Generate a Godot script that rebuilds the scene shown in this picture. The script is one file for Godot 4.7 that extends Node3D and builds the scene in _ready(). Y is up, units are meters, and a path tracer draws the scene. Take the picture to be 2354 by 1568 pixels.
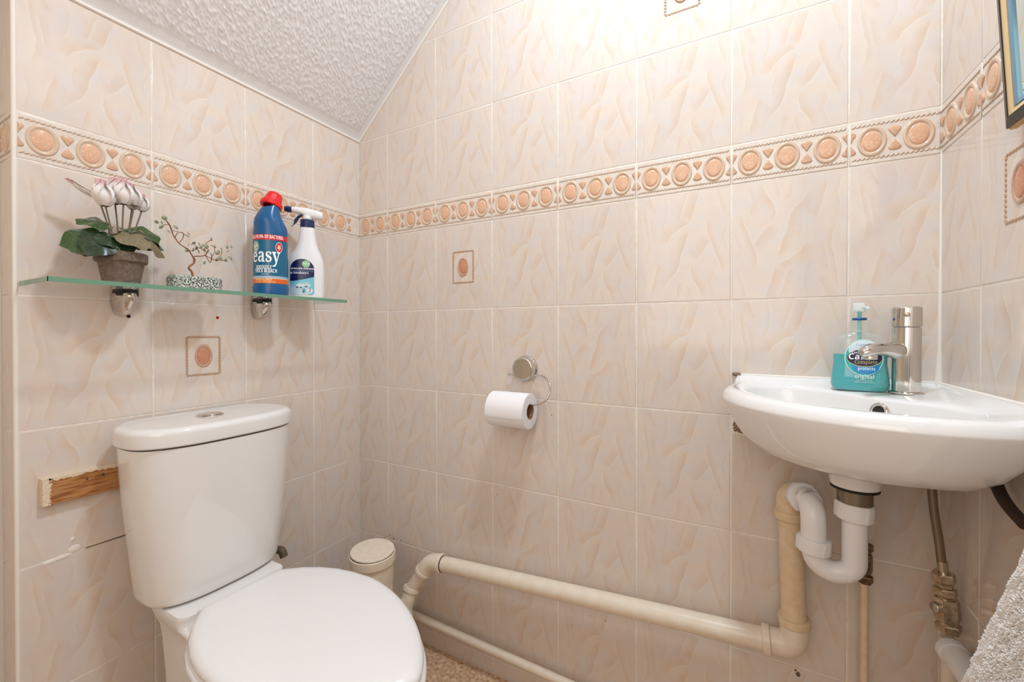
extends Node3D
# A small tiled WC under the stairs: y up, metres. The corner of the toilet wall (x = 0) and the pipe wall (z = 0) is the origin, the floor is y = 0.

const CAM := Vector3(1.1446, 0.9775, 1.0195)
const CAM_TURN := Vector3(-0.0065, 0.4953, -0.0010)
const FOCAL := 964.15
const AXIS := Vector2(1177.0, 768.34)
const ROOM_W := 1.461
const ROOM_D := 1.60
const CEIL_Y := 2.42
const SLOPE_Y := 1.628
const SLOPE := 0.8975
const END_Z := 0.782            # where the toilet wall ends
const ROWS := [0.0, 0.0455, 0.2956, 0.5455, 0.796, 1.044, 1.2925, 1.3767, 1.6227, 1.8727, 2.1227, 2.3727, 2.42]
const GAP := 0.0011
const SINK := Vector2(1.461, 0.0)

var M := {}
var meshes := {}
var taken := {}


class MB:
	var v := PackedVector3Array()
	var uv := PackedVector2Array()
	var col := PackedColorArray()
	var ix := PackedInt32Array()
	var from := 0
	var tint := Color.WHITE

	func vert(p: Vector3, t := Vector2.ZERO) -> int:
		v.append(p)
		uv.append(t)
		col.append(tint)
		return v.size() - 1

	func tri(a: int, b: int, c: int) -> void:
		ix.append(a)
		ix.append(b)
		ix.append(c)

	func quad(a: int, b: int, c: int, d: int) -> void:
		tri(a, b, c)
		tri(a, c, d)

	# rows of points; equal rows next to each other make a crease
	func grid(rows: Array, closed := false) -> void:
		var first := []
		var n: int = rows[0].size()
		for r in rows.size():
			first.append(v.size())
			for c in n:
				vert(rows[r][c], Vector2(float(c) / maxf(n - (0 if closed else 1), 1), float(r) / maxf(rows.size() - 1, 1)))
		for r in rows.size() - 1:
			if rows[r][0].is_equal_approx(rows[r + 1][0]) and rows[r][n / 2].is_equal_approx(rows[r + 1][n / 2]):
				continue
			for c in (n if closed else n - 1):
				var d := (c + 1) % n
				quad(first[r] + c, first[r] + d, first[r + 1] + d, first[r + 1] + c)

	func fan(loop: PackedVector3Array) -> void:
		var mid := Vector3.ZERO
		for p in loop:
			mid += p
		mid /= loop.size()
		var c := vert(mid, Vector2(0.5, 0.5))
		var s := v.size()
		for i in loop.size():
			vert(loop[i], Vector2(float(i) / loop.size(), 0.0))
		for i in loop.size():
			tri(c, s + i, s + (i + 1) % loop.size())

	func loft(loops: Array, cap0 := true, cap1 := true) -> void:
		grid(loops, true)
		if cap0:
			fan(loops[0])
		if cap1:
			fan(loops[loops.size() - 1])
		close()

	func ring(c: Vector3, ax: Vector3, ay: Vector3, rx: float, ry: float, n: int) -> PackedVector3Array:
		var out := PackedVector3Array()
		for i in n:
			var a := TAU * i / n
			out.append(c + ax * (cos(a) * rx) + ay * (sin(a) * ry))
		return out

	# profile of (radius, height) about an axis
	func lathe(profile: Array, at: Vector3, n := 32, axis := Vector3.UP, squash := 1.0) -> void:
		var q := Quaternion(Vector3.UP, axis.normalized()) if axis.normalized().dot(Vector3.UP) > -0.9999 else Quaternion(Vector3.RIGHT, PI)
		var rows := []
		for p in profile:
			rows.append(ring(at + q * Vector3(0, p.y, 0), q * Vector3.RIGHT, q * Vector3.FORWARD, maxf(p.x, 0.00002), maxf(p.x * squash, 0.00002), n))
		grid(rows, true)
		close()

	func tube(path: PackedVector3Array, r, n := 14, caps := true) -> void:
		var rows := []
		var side := Vector3.ZERO
		for i in path.size():
			var d := (path[mini(i + 1, path.size() - 1)] - path[maxi(i - 1, 0)]).normalized()
			if side == Vector3.ZERO:
				side = d.cross(Vector3.UP if absf(d.y) < 0.9 else Vector3.RIGHT).normalized()
			side = (side - d * side.dot(d)).normalized()
			var rr: float = r[i] if r is Array or r is PackedFloat32Array else r
			rows.append(ring(path[i], side, d.cross(side), rr, rr, n))
		loft(rows, caps, caps)

	# a box whose edges are rounded by r
	func rbox(lo: Vector3, hi: Vector3, r := 0.002) -> void:
		var loops := []
		for s in [[r, 0.0], [r * 0.3, r * 0.3], [0.0, r]]:
			loops.append(rect(lo, hi, s[0], lo.y + s[1], r))
		for s in [[0.0, r], [r * 0.3, r * 0.3], [r, 0.0]]:
			loops.append(rect(lo, hi, s[0], hi.y - s[1], r))
		loft(loops)

	func rect(lo: Vector3, hi: Vector3, inset: float, y: float, r: float) -> PackedVector3Array:
		var out := PackedVector3Array()
		var q := maxf(r, inset + 0.0001)
		for k in 4:
			var cx := hi.x - q if k in [0, 3] else lo.x + q
			var cz := hi.z - q if k in [0, 1] else lo.z + q
			for j in 4:
				var a := PI / 2 * k + PI / 6 * j
				out.append(Vector3(cx + cos(a) * (q - inset), y, cz + sin(a) * (q - inset)))
		return out

	func box(lo: Vector3, hi: Vector3) -> void:
		for f in [[0, 1, 3, 2], [4, 5, 7, 6], [0, 1, 5, 4], [2, 3, 7, 6], [0, 2, 6, 4], [1, 3, 7, 5]]:
			var id := []
			for k in f:
				var p := Vector3(hi.x if k & 1 else lo.x, hi.y if k & 2 else lo.y, hi.z if k & 4 else lo.z)
				id.append(vert(p, Vector2(p.x, p.y)))
			quad(id[0], id[1], id[2], id[3])
		# faces are oriented one by one
		var mid := (lo + hi) / 2
		var t := from
		while t < ix.size():
			var a := v[ix[t]]
			var n := (v[ix[t + 1]] - a).cross(v[ix[t + 2]] - a)
			if n.dot(a - mid) > 0:
				var k := ix[t + 1]
				ix[t + 1] = ix[t + 2]
				ix[t + 2] = k
			t += 3
		from = ix.size()

	# front faces run clockwise: turn what was added since the last call so that it faces away from its middle
	func close() -> void:
		if from == ix.size():
			return
		var mid := Vector3.ZERO
		for t in range(from, ix.size()):
			mid += v[ix[t]]
		mid /= ix.size() - from
		var vol := 0.0
		for t in range(from, ix.size(), 3):
			vol += (v[ix[t]] - mid).dot((v[ix[t + 1]] - mid).cross(v[ix[t + 2]] - mid))
		if vol > 0:
			for t in range(from, ix.size(), 3):
				var k := ix[t + 1]
				ix[t + 1] = ix[t + 2]
				ix[t + 2] = k
		from = ix.size()

	func mesh() -> ArrayMesh:
		close()
		var n := PackedVector3Array()
		n.resize(v.size())
		for t in range(0, ix.size(), 3):
			var a := v[ix[t]]
			var w := (v[ix[t + 2]] - a).cross(v[ix[t + 1]] - a)
			n[ix[t]] += w
			n[ix[t + 1]] += w
			n[ix[t + 2]] += w
		for i in n.size():
			n[i] = n[i].normalized() if n[i].length_squared() > 0 else Vector3.UP
		var arrays := []
		arrays.resize(Mesh.ARRAY_MAX)
		arrays[Mesh.ARRAY_VERTEX] = v
		arrays[Mesh.ARRAY_NORMAL] = n
		arrays[Mesh.ARRAY_TEX_UV] = uv
		arrays[Mesh.ARRAY_COLOR] = col
		arrays[Mesh.ARRAY_INDEX] = ix
		var m := ArrayMesh.new()
		m.add_surface_from_arrays(Mesh.PRIMITIVE_TRIANGLES, arrays)
		return m


# ---------------------------------------------------------------- nodes

func numbered(called: String) -> String:
	taken[called] = taken.get(called, -1) + 1
	return called if taken[called] == 0 else "%s_%03d" % [called, taken[called]]


func thing(called: String, label: String, category: String, at := Vector3.ZERO, group := "", kind := "") -> Node3D:
	var o := Node3D.new()
	o.name = numbered(called)
	o.position = at
	add_child(o, true)
	o.set_meta("label", label)
	o.set_meta("category", category)
	if group:
		o.set_meta("group", group)
	if kind:
		o.set_meta("kind", kind)
	return o


func structure(called: String, label: String, category: String, at := Vector3.ZERO, turn := 0.0) -> Node3D:
	var o := thing(called, label, category, at, "", "structure")
	o.rotation.y = turn
	return o


# a part; its mesh is given in the axes of the room unless local is set
func part(parent: Node3D, called: String, mesh: Mesh, m: Material, local := false, label := "") -> MeshInstance3D:
	var o := MeshInstance3D.new()
	o.name = called
	o.mesh = mesh
	o.material_override = m
	if not local and not parent is MeshInstance3D:
		o.position = -parent.position
	parent.add_child(o, true)
	if label:
		o.set_meta("label", label)
	return o


# a photograph's pixel gives a direction; the point is where it meets the upright plane x = const or z = const
func ray(px: float, py: float) -> Vector3:
	return Basis.from_euler(CAM_TURN) * Vector3((px - AXIS.x) / FOCAL, -(py - AXIS.y) / FOCAL, -1.0)


func on_x(px: float, py: float, x: float) -> Vector3:
	var d := ray(px, py)
	return CAM + d * ((x - CAM.x) / d.x)


func on_z(px: float, py: float, z: float) -> Vector3:
	var d := ray(px, py)
	return CAM + d * ((z - CAM.z) / d.z)


func curve(points: Array, step := 0.006) -> PackedVector3Array:
	var c := Curve3D.new()
	c.bake_interval = step
	for i in points.size():
		var a: Vector3 = points[maxi(i - 1, 0)]
		var b: Vector3 = points[mini(i + 1, points.size() - 1)]
		c.add_point(points[i], (a - b) / 6.0, (b - a) / 6.0)
	return c.get_baked_points()


# straight runs joined by bends of radius r
func bends(points: Array, r: float, n := 8) -> PackedVector3Array:
	var out := PackedVector3Array([points[0]])
	for i in range(1, points.size() - 1):
		var p: Vector3 = points[i]
		var a: Vector3 = (points[i - 1] - p).normalized()
		var b: Vector3 = (points[i + 1] - p).normalized()
		for k in n + 1:
			var t := float(k) / n
			var s := p + a * r
			var e := p + b * r
			out.append(s.lerp(p, t).lerp(p.lerp(e, t), t))
	out.append(points[points.size() - 1])
	return out


# ---------------------------------------------------------------- materials

func rgb(r: int, g: int, b: int) -> Color:
	return Color(r / 255.0, g / 255.0, b / 255.0)


func mat(c: Color, rough := 0.5, metal := 0.0, spec := 0.5) -> StandardMaterial3D:
	var m := StandardMaterial3D.new()
	m.albedo_color = c
	m.roughness = rough
	m.metallic = metal
	m.metallic_specular = spec
	return m


func noise(f: float, octaves := 3, s := 1, kind := FastNoiseLite.TYPE_SIMPLEX_SMOOTH) -> FastNoiseLite:
	var n := FastNoiseLite.new()
	n.noise_type = kind
	n.seed = s
	n.frequency = f
	n.fractal_octaves = octaves
	return n


func noise_tex(size: int, f: float, stops: Array, octaves := 4, s := 1) -> NoiseTexture2D:
	var t := NoiseTexture2D.new()
	t.width = size
	t.height = size
	t.seamless = true
	t.noise = noise(f, octaves, s)
	var g := Gradient.new()
	g.offsets = PackedFloat32Array(stops.map(func(x): return x[0]))
	g.colors = PackedColorArray(stops.map(func(x): return x[1]))
	t.color_ramp = g
	return t


func speckle(c1: Color, c2: Color, rough: float, scale: float, f := 0.03, s := 1) -> StandardMaterial3D:
	var m := mat(Color.WHITE, rough)
	m.albedo_texture = noise_tex(256, f, [[0.25, c1], [0.75, c2]], 4, s)
	m.uv1_triplanar = true
	m.uv1_scale = Vector3.ONE * scale
	return m


# The marbled print of the tiles: soft tan flames, each ending at a sharp pale vein.
func tile_print() -> ImageTexture:
	var w := 256
	var h := 320
	var tan := PackedFloat32Array()
	var pale := PackedFloat32Array()
	tan.resize(w * h)
	pale.resize(w * h)
	# points, side of the tan flame (1: to the right when walking along), width of the flame, strength, strength of the pale vein
	var veins := [
		[[[.57, .0], [.53, .10], [.50, .2], [.46, .28]], 1, .09, .55, .5],
		[[[.70, .0], [.65, .10], [.62, .2], [.58, .30]], 1, .13, .75, .4],
		[[[.60, .29], [.52, .31], [.46, .335], [.38, .39], [.32, .48]], 1, .12, .7, .7],
		[[[.595, .30], [.57, .38], [.545, .44], [.53, .5], [.485, .57], [.48, .65], [.44, .73], [.36, .80], [.24, .94]], 1, .10, .85, .55],
		[[[.81, .45], [.76, .50], [.70, .58], [.60, .645]], 1, .14, .6, .6],
		[[[.60, .645], [.59, .72], [.62, .8], [.68, .88], [.73, 1.0]], -1, .09, .75, .6],
		[[[.765, .24], [.755, .35], [.80, .46], [.84, .57], [.89, .66], [.93, .78]], -1, .065, .7, .45],
		[[[.06, .0], [.09, .2], [.11, .35], [.135, .43], [.12, .52], [.08, .66]], -1, .055, .6, .45],
		[[[.145, .2], [.17, .34], [.19, .47]], -1, .07, .5, .4],
		[[[.15, .0], [.19, .08], [.235, .17]], 1, .09, .6, .1],
		[[[.25, .62], [.20, .78], [.15, .97]], -1, .08, .6, .5],
		[[[.85, .0], [.89, .15], [.95, .29]], -1, .06, .5, .2],
		[[[.48, .80], [.42, .99]], -1, .06, .5, .15],
		[[[.55, .84], [.60, 1.0]], -1, .05, .45, .3],
		[[[.30, .66], [.34, .74], [.26, .84]], 1, .10, .35, .0],
		[[[.33, .02], [.36, .12], [.34, .24], [.28, .36]], 1, .05, .35, .4],
		[[[.97, .34], [.93, .44], [.98, .58]], 1, .05, .35, .4],
		[[[.05, .70], [.08, .82], [.04, .98]], -1, .05, .4, .4],
		[[[.84, .70], [.80, .82], [.86, .98]], 1, .06, .4, .4],
		[[[.70, .40], [.66, .48], [.64, .56]], -1, .05, .35, .35],
		[[[.40, .48], [.36, .58], [.38, .66]], -1, .05, .35, .35],
	]
	var wob := noise(0.02, 2, 5)
	for e in veins:
		var pts := []
		for p in e[0]:
			pts.append(Vector2(p[0], p[1] * 1.25))
		var reach: float = e[2]
		var lo := Vector2(9, 9)
		var hi := Vector2(-9, -9)
		for p in pts:
			lo = lo.min(p)
			hi = hi.max(p)
		for y in range(maxi(0, int((lo.y - reach) / 1.25 * h)), mini(h, int((hi.y + reach) / 1.25 * h) + 1)):
			for x in range(maxi(0, int((lo.x - reach) * w)), mini(w, int((hi.x + reach) * w) + 1)):
				var p := Vector2(float(x) / w, float(y) / h * 1.25)
				p.x += 0.008 * wob.get_noise_2d(x, y * 1.3)
				var best := 9.0
				var sign := 1.0
				var along := 0.0
				for k in pts.size() - 1:
					var a: Vector2 = pts[k]
					var d: Vector2 = pts[k + 1] - a
					var t := clampf((p - a).dot(d) / d.length_squared(), 0.0, 1.0)
					var q := (p - a - d * t)
					if q.length() < best:
						best = q.length()
						sign = signf(d.cross(p - a))
						along = (k + t) / (pts.size() - 1)
				if best > reach:
					continue
				var taper := smoothstep(0.0, 0.2, along) * (1.0 - smoothstep(0.75, 1.0, along))
				var i := y * w + x
				if sign * e[1] > 0:
					tan[i] = maxf(tan[i], e[3] * taper * pow(1.0 - best / reach, 1.15))
				var half := 0.012 if sign * e[1] > 0 else 0.03
				pale[i] = maxf(pale[i], e[4] * taper * (1.0 - smoothstep(0.0, half, best)) * (0.35 if sign * e[1] > 0 else 1.0))
	var cool := noise(0.012, 2, 9)
	var pinks := noise(0.018, 3, 23)
	var im := Image.create(w, h, false, Image.FORMAT_RGB8)
	var base := rgb(229, 217, 204)
	for y in h:
		for x in w:
			var c := base.lerp(rgb(223, 215, 211), clampf(0.5 + 0.9 * cool.get_noise_2d(x, y), 0, 1))
			c = c.lerp(rgb(227, 208, 197), clampf(0.25 + 0.8 * pinks.get_noise_2d(x, y), 0, 1) * 0.7)
			c = c.lerp(rgb(215, 183, 152), clampf(tan[y * w + x] * (0.85 + 0.3 * pinks.get_noise_2d(y, x)), 0, 1) * 0.6)
			c = c.lerp(rgb(236, 228, 218), pale[y * w + x] * 0.55)
			im.set_pixel(x, y, c)
	return ImageTexture.create_from_image(im)


func glaze(t: Texture2D) -> StandardMaterial3D:
	var m := mat(Color.WHITE, 0.10)
	m.albedo_texture = t
	m.texture_repeat = true
	return m


# ---------------------------------------------------------------- lettering printed into a picture

func print_text(im: Image, words: String, at: Vector2, height: float, c: Color, serif := false, bold := true, wide := 1.0, centred := true) -> void:
	var f := SystemFont.new()
	f.font_names = PackedStringArray(["Droid Serif" if serif else "Droid Sans"])
	f.font_weight = 700 if bold else 400
	var t := TextMesh.new()
	t.font = f
	t.text = words
	t.font_size = 64
	t.pixel_size = 1.0
	t.depth = 0.0
	t.curve_step = 2.0
	var a := t.get_mesh_arrays()
	if a.size() == 0 or a[Mesh.ARRAY_VERTEX] == null:
		return
	var vs: PackedVector3Array = a[Mesh.ARRAY_VERTEX]
	var id: PackedInt32Array = a[Mesh.ARRAY_INDEX] if a[Mesh.ARRAY_INDEX] != null else PackedInt32Array(range(vs.size()))
	var k := height / 46.0
	var probe: TextMesh = t.duplicate()
	probe.text = "H"
	var foot := 1e9
	for p in probe.get_mesh_arrays()[Mesh.ARRAY_VERTEX]:
		foot = minf(foot, p.y)
	var lo := 1e9
	var hi := -1e9
	for p in vs:
		lo = minf(lo, p.x)
		hi = maxf(hi, p.x)
	for i in range(0, id.size() - 2, 3):
		var q := []
		for j in 3:
			var p := vs[id[i + j]]
			q.append(Vector2(at.x + (p.x - ((lo + hi) / 2 if centred else lo)) * k * wide, at.y - (p.y - foot) * k))
		fill_tri(im, q[0], q[1], q[2], c)


func fill_tri(im: Image, a: Vector2, b: Vector2, c: Vector2, tint: Color) -> void:
	var area := (b - a).cross(c - a)
	if absf(area) < 0.0001:
		return
	for y in range(maxi(0, int(minf(a.y, minf(b.y, c.y)))), mini(im.get_height() - 1, int(maxf(a.y, maxf(b.y, c.y))) + 1) + 1):
		for x in range(maxi(0, int(minf(a.x, minf(b.x, c.x)))), mini(im.get_width() - 1, int(maxf(a.x, maxf(b.x, c.x))) + 1) + 1):
			var p := Vector2(x + 0.5, y + 0.5)
			var u := (b - a).cross(p - a) / area
			var s := (c - b).cross(p - b) / area
			var r := (a - c).cross(p - c) / area
			if u >= -0.02 and s >= -0.02 and r >= -0.02:
				im.set_pixel(x, y, tint)


func fill_disc(im: Image, at: Vector2, rx: float, ry: float, c: Color) -> void:
	for y in range(maxi(0, int(at.y - ry)), mini(im.get_height(), int(at.y + ry) + 1)):
		for x in range(maxi(0, int(at.x - rx)), mini(im.get_width(), int(at.x + rx) + 1)):
			if pow((x - at.x) / rx, 2) + pow((y - at.y) / ry, 2) <= 1.0:
				im.set_pixel(x, y, c)


func printed(im: Image, rough := 0.3, cut := false) -> StandardMaterial3D:
	var m := mat(Color.WHITE, rough)
	m.albedo_texture = ImageTexture.create_from_image(im)
	if cut:
		m.transparency = BaseMaterial3D.TRANSPARENCY_ALPHA_SCISSOR
		m.alpha_scissor_threshold = 0.5
	return m


# ---------------------------------------------------------------- the scene

func _ready() -> void:
	var cam := Camera3D.new()
	cam.name = "camera"
	cam.projection = Camera3D.PROJECTION_FRUSTUM
	cam.near = 0.05
	cam.far = 30.0
	cam.size = 2.0 * 784.0 / FOCAL * cam.near
	cam.frustum_offset = Vector2(0, -(784.0 - AXIS.y) / FOCAL * cam.near)
	cam.position = CAM
	cam.rotation = CAM_TURN
	add_child(cam)
	cam.current = true

	var env := Environment.new()
	env.background_mode = Environment.BG_COLOR
	env.background_color = rgb(255, 248, 240)
	env.background_energy_multiplier = 0.35
	env.tonemap_mode = Environment.TONE_MAPPER_LINEAR
	env.tonemap_exposure = 1.0
	env.sdfgi_enabled = true
	env.ssao_enabled = true
	env.ssil_enabled = true
	var we := WorldEnvironment.new()
	we.name = "surroundings"
	we.environment = env
	add_child(we)

	# daylight from the bright hall, at the open doorway behind the photographer
	var hall := AreaLight3D.new()
	hall.name = "hall_daylight"
	hall.area_size = Vector2(0.80, 1.10)
	hall.light_energy = 0.68
	hall.light_color = rgb(255, 240, 226)
	hall.position = Vector3(1.02, 1.44, ROOM_D + 0.08)
	hall.area_range = 8.0
	hall.shadow_enabled = true
	add_child(hall)

	make_materials()
	room()
	toilet()
	pipes()
	basin()
	tap()
	soap()
	shelf()
	plant()
	gem_tree()
	bleach()
	spray()
	paper()
	wall_bits()
	mirror()
	towel()
	lamp()


func make_materials() -> void:
	M.print = tile_print()
	M.tile = glaze(M.print)
	M.border = speckle(rgb(233, 224, 214), rgb(226, 214, 203), 0.12, 9.0, 0.02, 4)
	M.grout = speckle(rgb(244, 238, 228), rgb(234, 224, 210), 0.85, 6.0, 0.03, 3)
	M.ring = speckle(rgb(224, 194, 164), rgb(216, 194, 176), 0.15, 22.0, 0.03, 7)
	M.heart = speckle(rgb(234, 194, 160), rgb(224, 174, 146), 0.15, 25.0, 0.03, 8)
	M.dark_rope = speckle(rgb(186, 154, 128), rgb(202, 172, 148), 0.2, 30.0, 0.04, 15)
	M.dark_ring = speckle(rgb(208, 168, 140), rgb(198, 162, 138), 0.15, 22.0, 0.03, 10)
	M.dark_heart = speckle(rgb(214, 156, 124), rgb(202, 138, 112), 0.15, 25.0, 0.03, 9)
	M.fan = speckle(rgb(226, 180, 146), rgb(208, 174, 150), 0.15, 25.0, 0.03, 12)
	M.rope = speckle(rgb(190, 162, 138), rgb(216, 196, 178), 0.2, 30.0, 0.04, 14)
	M.plaster = mat(rgb(246, 247, 251), 0.9)
	M.paint = mat(rgb(240, 238, 234), 0.45)
	M.cream_wall = mat(rgb(232, 220, 204), 0.8)
	M.caulk = mat(rgb(243, 237, 228), 0.5)
	M.china = mat(rgb(238, 236, 234), 0.07)
	M.china.clearcoat_enabled = true
	M.china.clearcoat = 0.4
	M.china.clearcoat_roughness = 0.03
	M.lid = mat(rgb(240, 238, 238), 0.16)
	M.chrome = mat(rgb(214, 210, 204), 0.07, 1.0)
	M.satin = mat(rgb(196, 188, 176), 0.28, 1.0)
	M.brass = speckle(rgb(128, 104, 78), rgb(98, 78, 58), 0.35, 12.0, 0.03, 2)
	M.brass.metallic = 0.85
	M.pale_brass = speckle(rgb(222, 208, 188), rgb(190, 172, 148), 0.22, 12.0, 0.03, 6)
	M.pale_brass.metallic = 0.9
	M.braid = mat(rgb(150, 136, 118), 0.35, 0.85)
	M.cream = speckle(rgb(238, 226, 208), rgb(232, 218, 198), 0.32, 5.0, 0.03, 2)
	M.ivory = speckle(rgb(224, 198, 162), rgb(232, 210, 178), 0.35, 6.0, 0.03, 5)
	M.white_plastic = mat(rgb(238, 236, 236), 0.28)
	M.rubber = mat(rgb(30, 27, 25), 0.6)
	M.paper = mat(rgb(243, 241, 243), 0.95)
	M.card = mat(rgb(150, 118, 92), 0.9)
	M.pot = speckle(rgb(98, 84, 73), rgb(126, 110, 97), 0.85, 14.0, 0.03, 21)
	M.earth = speckle(rgb(52, 40, 30), rgb(88, 70, 52), 0.95, 40.0, 0.05, 2)
	M.leaf = speckle(rgb(36, 68, 30), rgb(84, 106, 66), 0.35, 26.0, 0.03, 31)
	M.dark_leaf = speckle(rgb(22, 42, 22), rgb(54, 76, 44), 0.3, 24.0, 0.03, 33)
	M.under_leaf = speckle(rgb(96, 104, 66), rgb(148, 118, 98), 0.55, 24.0, 0.03, 35)
	M.stem = mat(rgb(124, 110, 88), 0.6)
	M.petal = mat(rgb(243, 238, 236), 0.55)
	M.petal.vertex_color_use_as_albedo = true
	M.copper_wire = mat(rgb(158, 104, 66), 0.4, 0.6)
	M.gem = speckle(rgb(122, 138, 106), rgb(186, 186, 160), 0.25, 60.0, 0.05, 41)
	M.granite = mat(Color.WHITE, 0.55)
	M.granite.albedo_texture = noise_tex(256, 0.055, [[0.36, rgb(58, 64, 56)], [0.46, rgb(126, 138, 122)], [0.54, rgb(196, 200, 192)], [0.66, rgb(226, 228, 224)]], 3, 44)
	M.granite.uv1_triplanar = true
	M.granite.uv1_scale = Vector3.ONE * 16.0
	M.glass = mat(Color(0.93, 0.97, 0.95, 0.06), 0.02)
	M.glass.transparency = BaseMaterial3D.TRANSPARENCY_ALPHA
	M.glass_edge = mat(rgb(112, 156, 132), 0.15)
	M.oak = wood(rgb(186, 128, 74), rgb(142, 88, 46))
	M.raw_paint = speckle(rgb(240, 226, 204), rgb(220, 196, 164), 0.8, 20.0, 0.05, 3)
	M.towel = mat(rgb(238, 235, 231), 0.95)
	M.mortar = speckle(rgb(92, 66, 46), rgb(196, 172, 146), 0.95, 30.0, 0.06, 51)
	M.dirt = speckle(rgb(92, 72, 56), rgb(128, 104, 84), 0.9, 60.0, 0.05, 52)
	M.floor = floor_vinyl()


func wood(a: Color, b: Color) -> StandardMaterial3D:
	var m := mat(Color.WHITE, 0.6)
	m.albedo_texture = noise_tex(256, 0.02, [[0.2, b], [0.5, a], [0.8, a.lightened(0.12)]], 4, 61)
	m.uv1_triplanar = true
	m.uv1_scale = Vector3(30.0, 26.0, 3.0)
	return m


func floor_vinyl() -> StandardMaterial3D:
	var m := mat(Color.WHITE, 0.45)
	m.albedo_texture = noise_tex(512, 0.035, [[0.22, rgb(184, 140, 104)], [0.34, rgb(206, 166, 128)], [0.5, rgb(214, 178, 142)], [0.64, rgb(220, 186, 156)], [0.8, rgb(234, 208, 184)]], 5, 71)
	m.uv1_triplanar = true
	m.uv1_scale = Vector3.ONE * 3.4
	return m


# ---------------------------------------------------------------- the room

func convex_inset(poly: PackedVector2Array, d: float) -> PackedVector2Array:
	var out := PackedVector2Array()
	var n := poly.size()
	for i in n:
		var p := poly[i]
		var a := (p - poly[(i + n - 1) % n]).normalized()
		var b := (poly[(i + 1) % n] - p).normalized()
		var na := Vector2(-a.y, a.x)
		var nb := Vector2(-b.y, b.x)
		var s := (na + nb)
		out.append(p + s / maxf(s.dot(na), 0.2) * d)
	return out


# A glazed tile with a softly rounded edge. Its polygon is in the wall's own axes, counter-clockwise; its face is at z = 0 and the joints lie 1.4 mm lower.
func tile_mesh(poly: PackedVector2Array, origin: Vector2, full: Vector2, turned: bool, rise := 0.0) -> ArrayMesh:
	var key := str(turned) + str(rise) + str(full)
	for p in poly:
		key += "|%d,%d" % [roundi((p.x - origin.x) * 5000), roundi((p.y - origin.y) * 5000)]
	if meshes.has(key):
		return meshes[key]
	var mb := MB.new()
	var loops := []
	for s in [[0.0, -0.007], [0.0, -0.0014], [0.0005, -0.0005], [0.0013, -0.00012], [0.0026, 0.0]]:
		var loop := PackedVector3Array()
		for p in convex_inset(poly, s[0]):
			loop.append(Vector3(p.x - origin.x, p.y - origin.y, s[1] + rise))
		loops.append(loop)
	mb.grid(loops, true)
	var face: int = mb.v.size() - loops[0].size()
	for i in range(1, loops[0].size() - 1):
		mb.tri(face, face + i, face + i + 1)
	mb.close()
	for i in mb.v.size():
		var t := Vector2(mb.v[i].x / full.x, 1.0 - mb.v[i].y / full.y)
		mb.uv[i] = Vector2.ONE - t if turned else t
	meshes[key] = mb.mesh()
	return meshes[key]


func shape(called: String, maker: Callable) -> ArrayMesh:
	if not meshes.has(called):
		meshes[called] = maker.call()
	return meshes[called]


func oval_ring(a: float, b: float) -> ArrayMesh:
	var mb := MB.new()
	var rows := []
	for s in [[1.0, -0.001], [0.985, 0.0009], [0.93, 0.0021], [0.84, 0.0024], [0.75, 0.0015], [0.70, -0.0002]]:
		rows.append(mb.ring(Vector3(0, 0, s[1]), Vector3.RIGHT, Vector3.UP, a * s[0], b * s[0], 32))
	mb.grid(rows, true)
	mb.close()
	return mb.mesh()


func oval_heart(a: float, b: float) -> ArrayMesh:
	var mb := MB.new()
	var rows := []
	for s in [[1.0, -0.0005], [0.96, 0.0011], [0.8, 0.0021], [0.5, 0.0026], [0.02, 0.0028]]:
		rows.append(mb.ring(Vector3(0, 0, s[1]), Vector3.RIGHT, Vector3.UP, a * s[0], b * s[0], 28))
	mb.grid(rows, true)
	mb.close()
	return mb.mesh()


# one of the two fans of an hourglass, apex at the middle, cut at x = lo..hi where a tile ends
func fan_mesh(up: float, lo: float, hi: float) -> ArrayMesh:
	var mb := MB.new()
	var flat := PackedVector2Array([Vector2(0, 0.0012 * up), Vector2(-0.0030, 0.006 * up), Vector2(-0.0072, 0.0125 * up), Vector2(-0.0085, 0.0165 * up), Vector2(-0.006, 0.0195 * up), Vector2(0, 0.0208 * up), Vector2(0.006, 0.0195 * up), Vector2(0.0085, 0.0165 * up), Vector2(0.0072, 0.0125 * up), Vector2(0.0030, 0.006 * up)])
	for i in flat.size():
		flat[i].x = clampf(flat[i].x, lo, hi)
	var rows := []
	for s in [[1.0, -0.001], [0.96, 0.0009], [0.7, 0.0019], [0.05, 0.0021]]:
		var loop := PackedVector3Array()
		for p in flat:
			var c := Vector2(0.0045 if lo > -0.5 else (-0.0045 if hi < 0.5 else 0.0), 0.013 * up)
			var q := c + (p - c) * float(s[0])
			loop.append(Vector3(q.x, q.y, s[1]))
		rows.append(loop)
	mb.grid(rows, true)
	mb.close()
	return mb.mesh()


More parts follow.
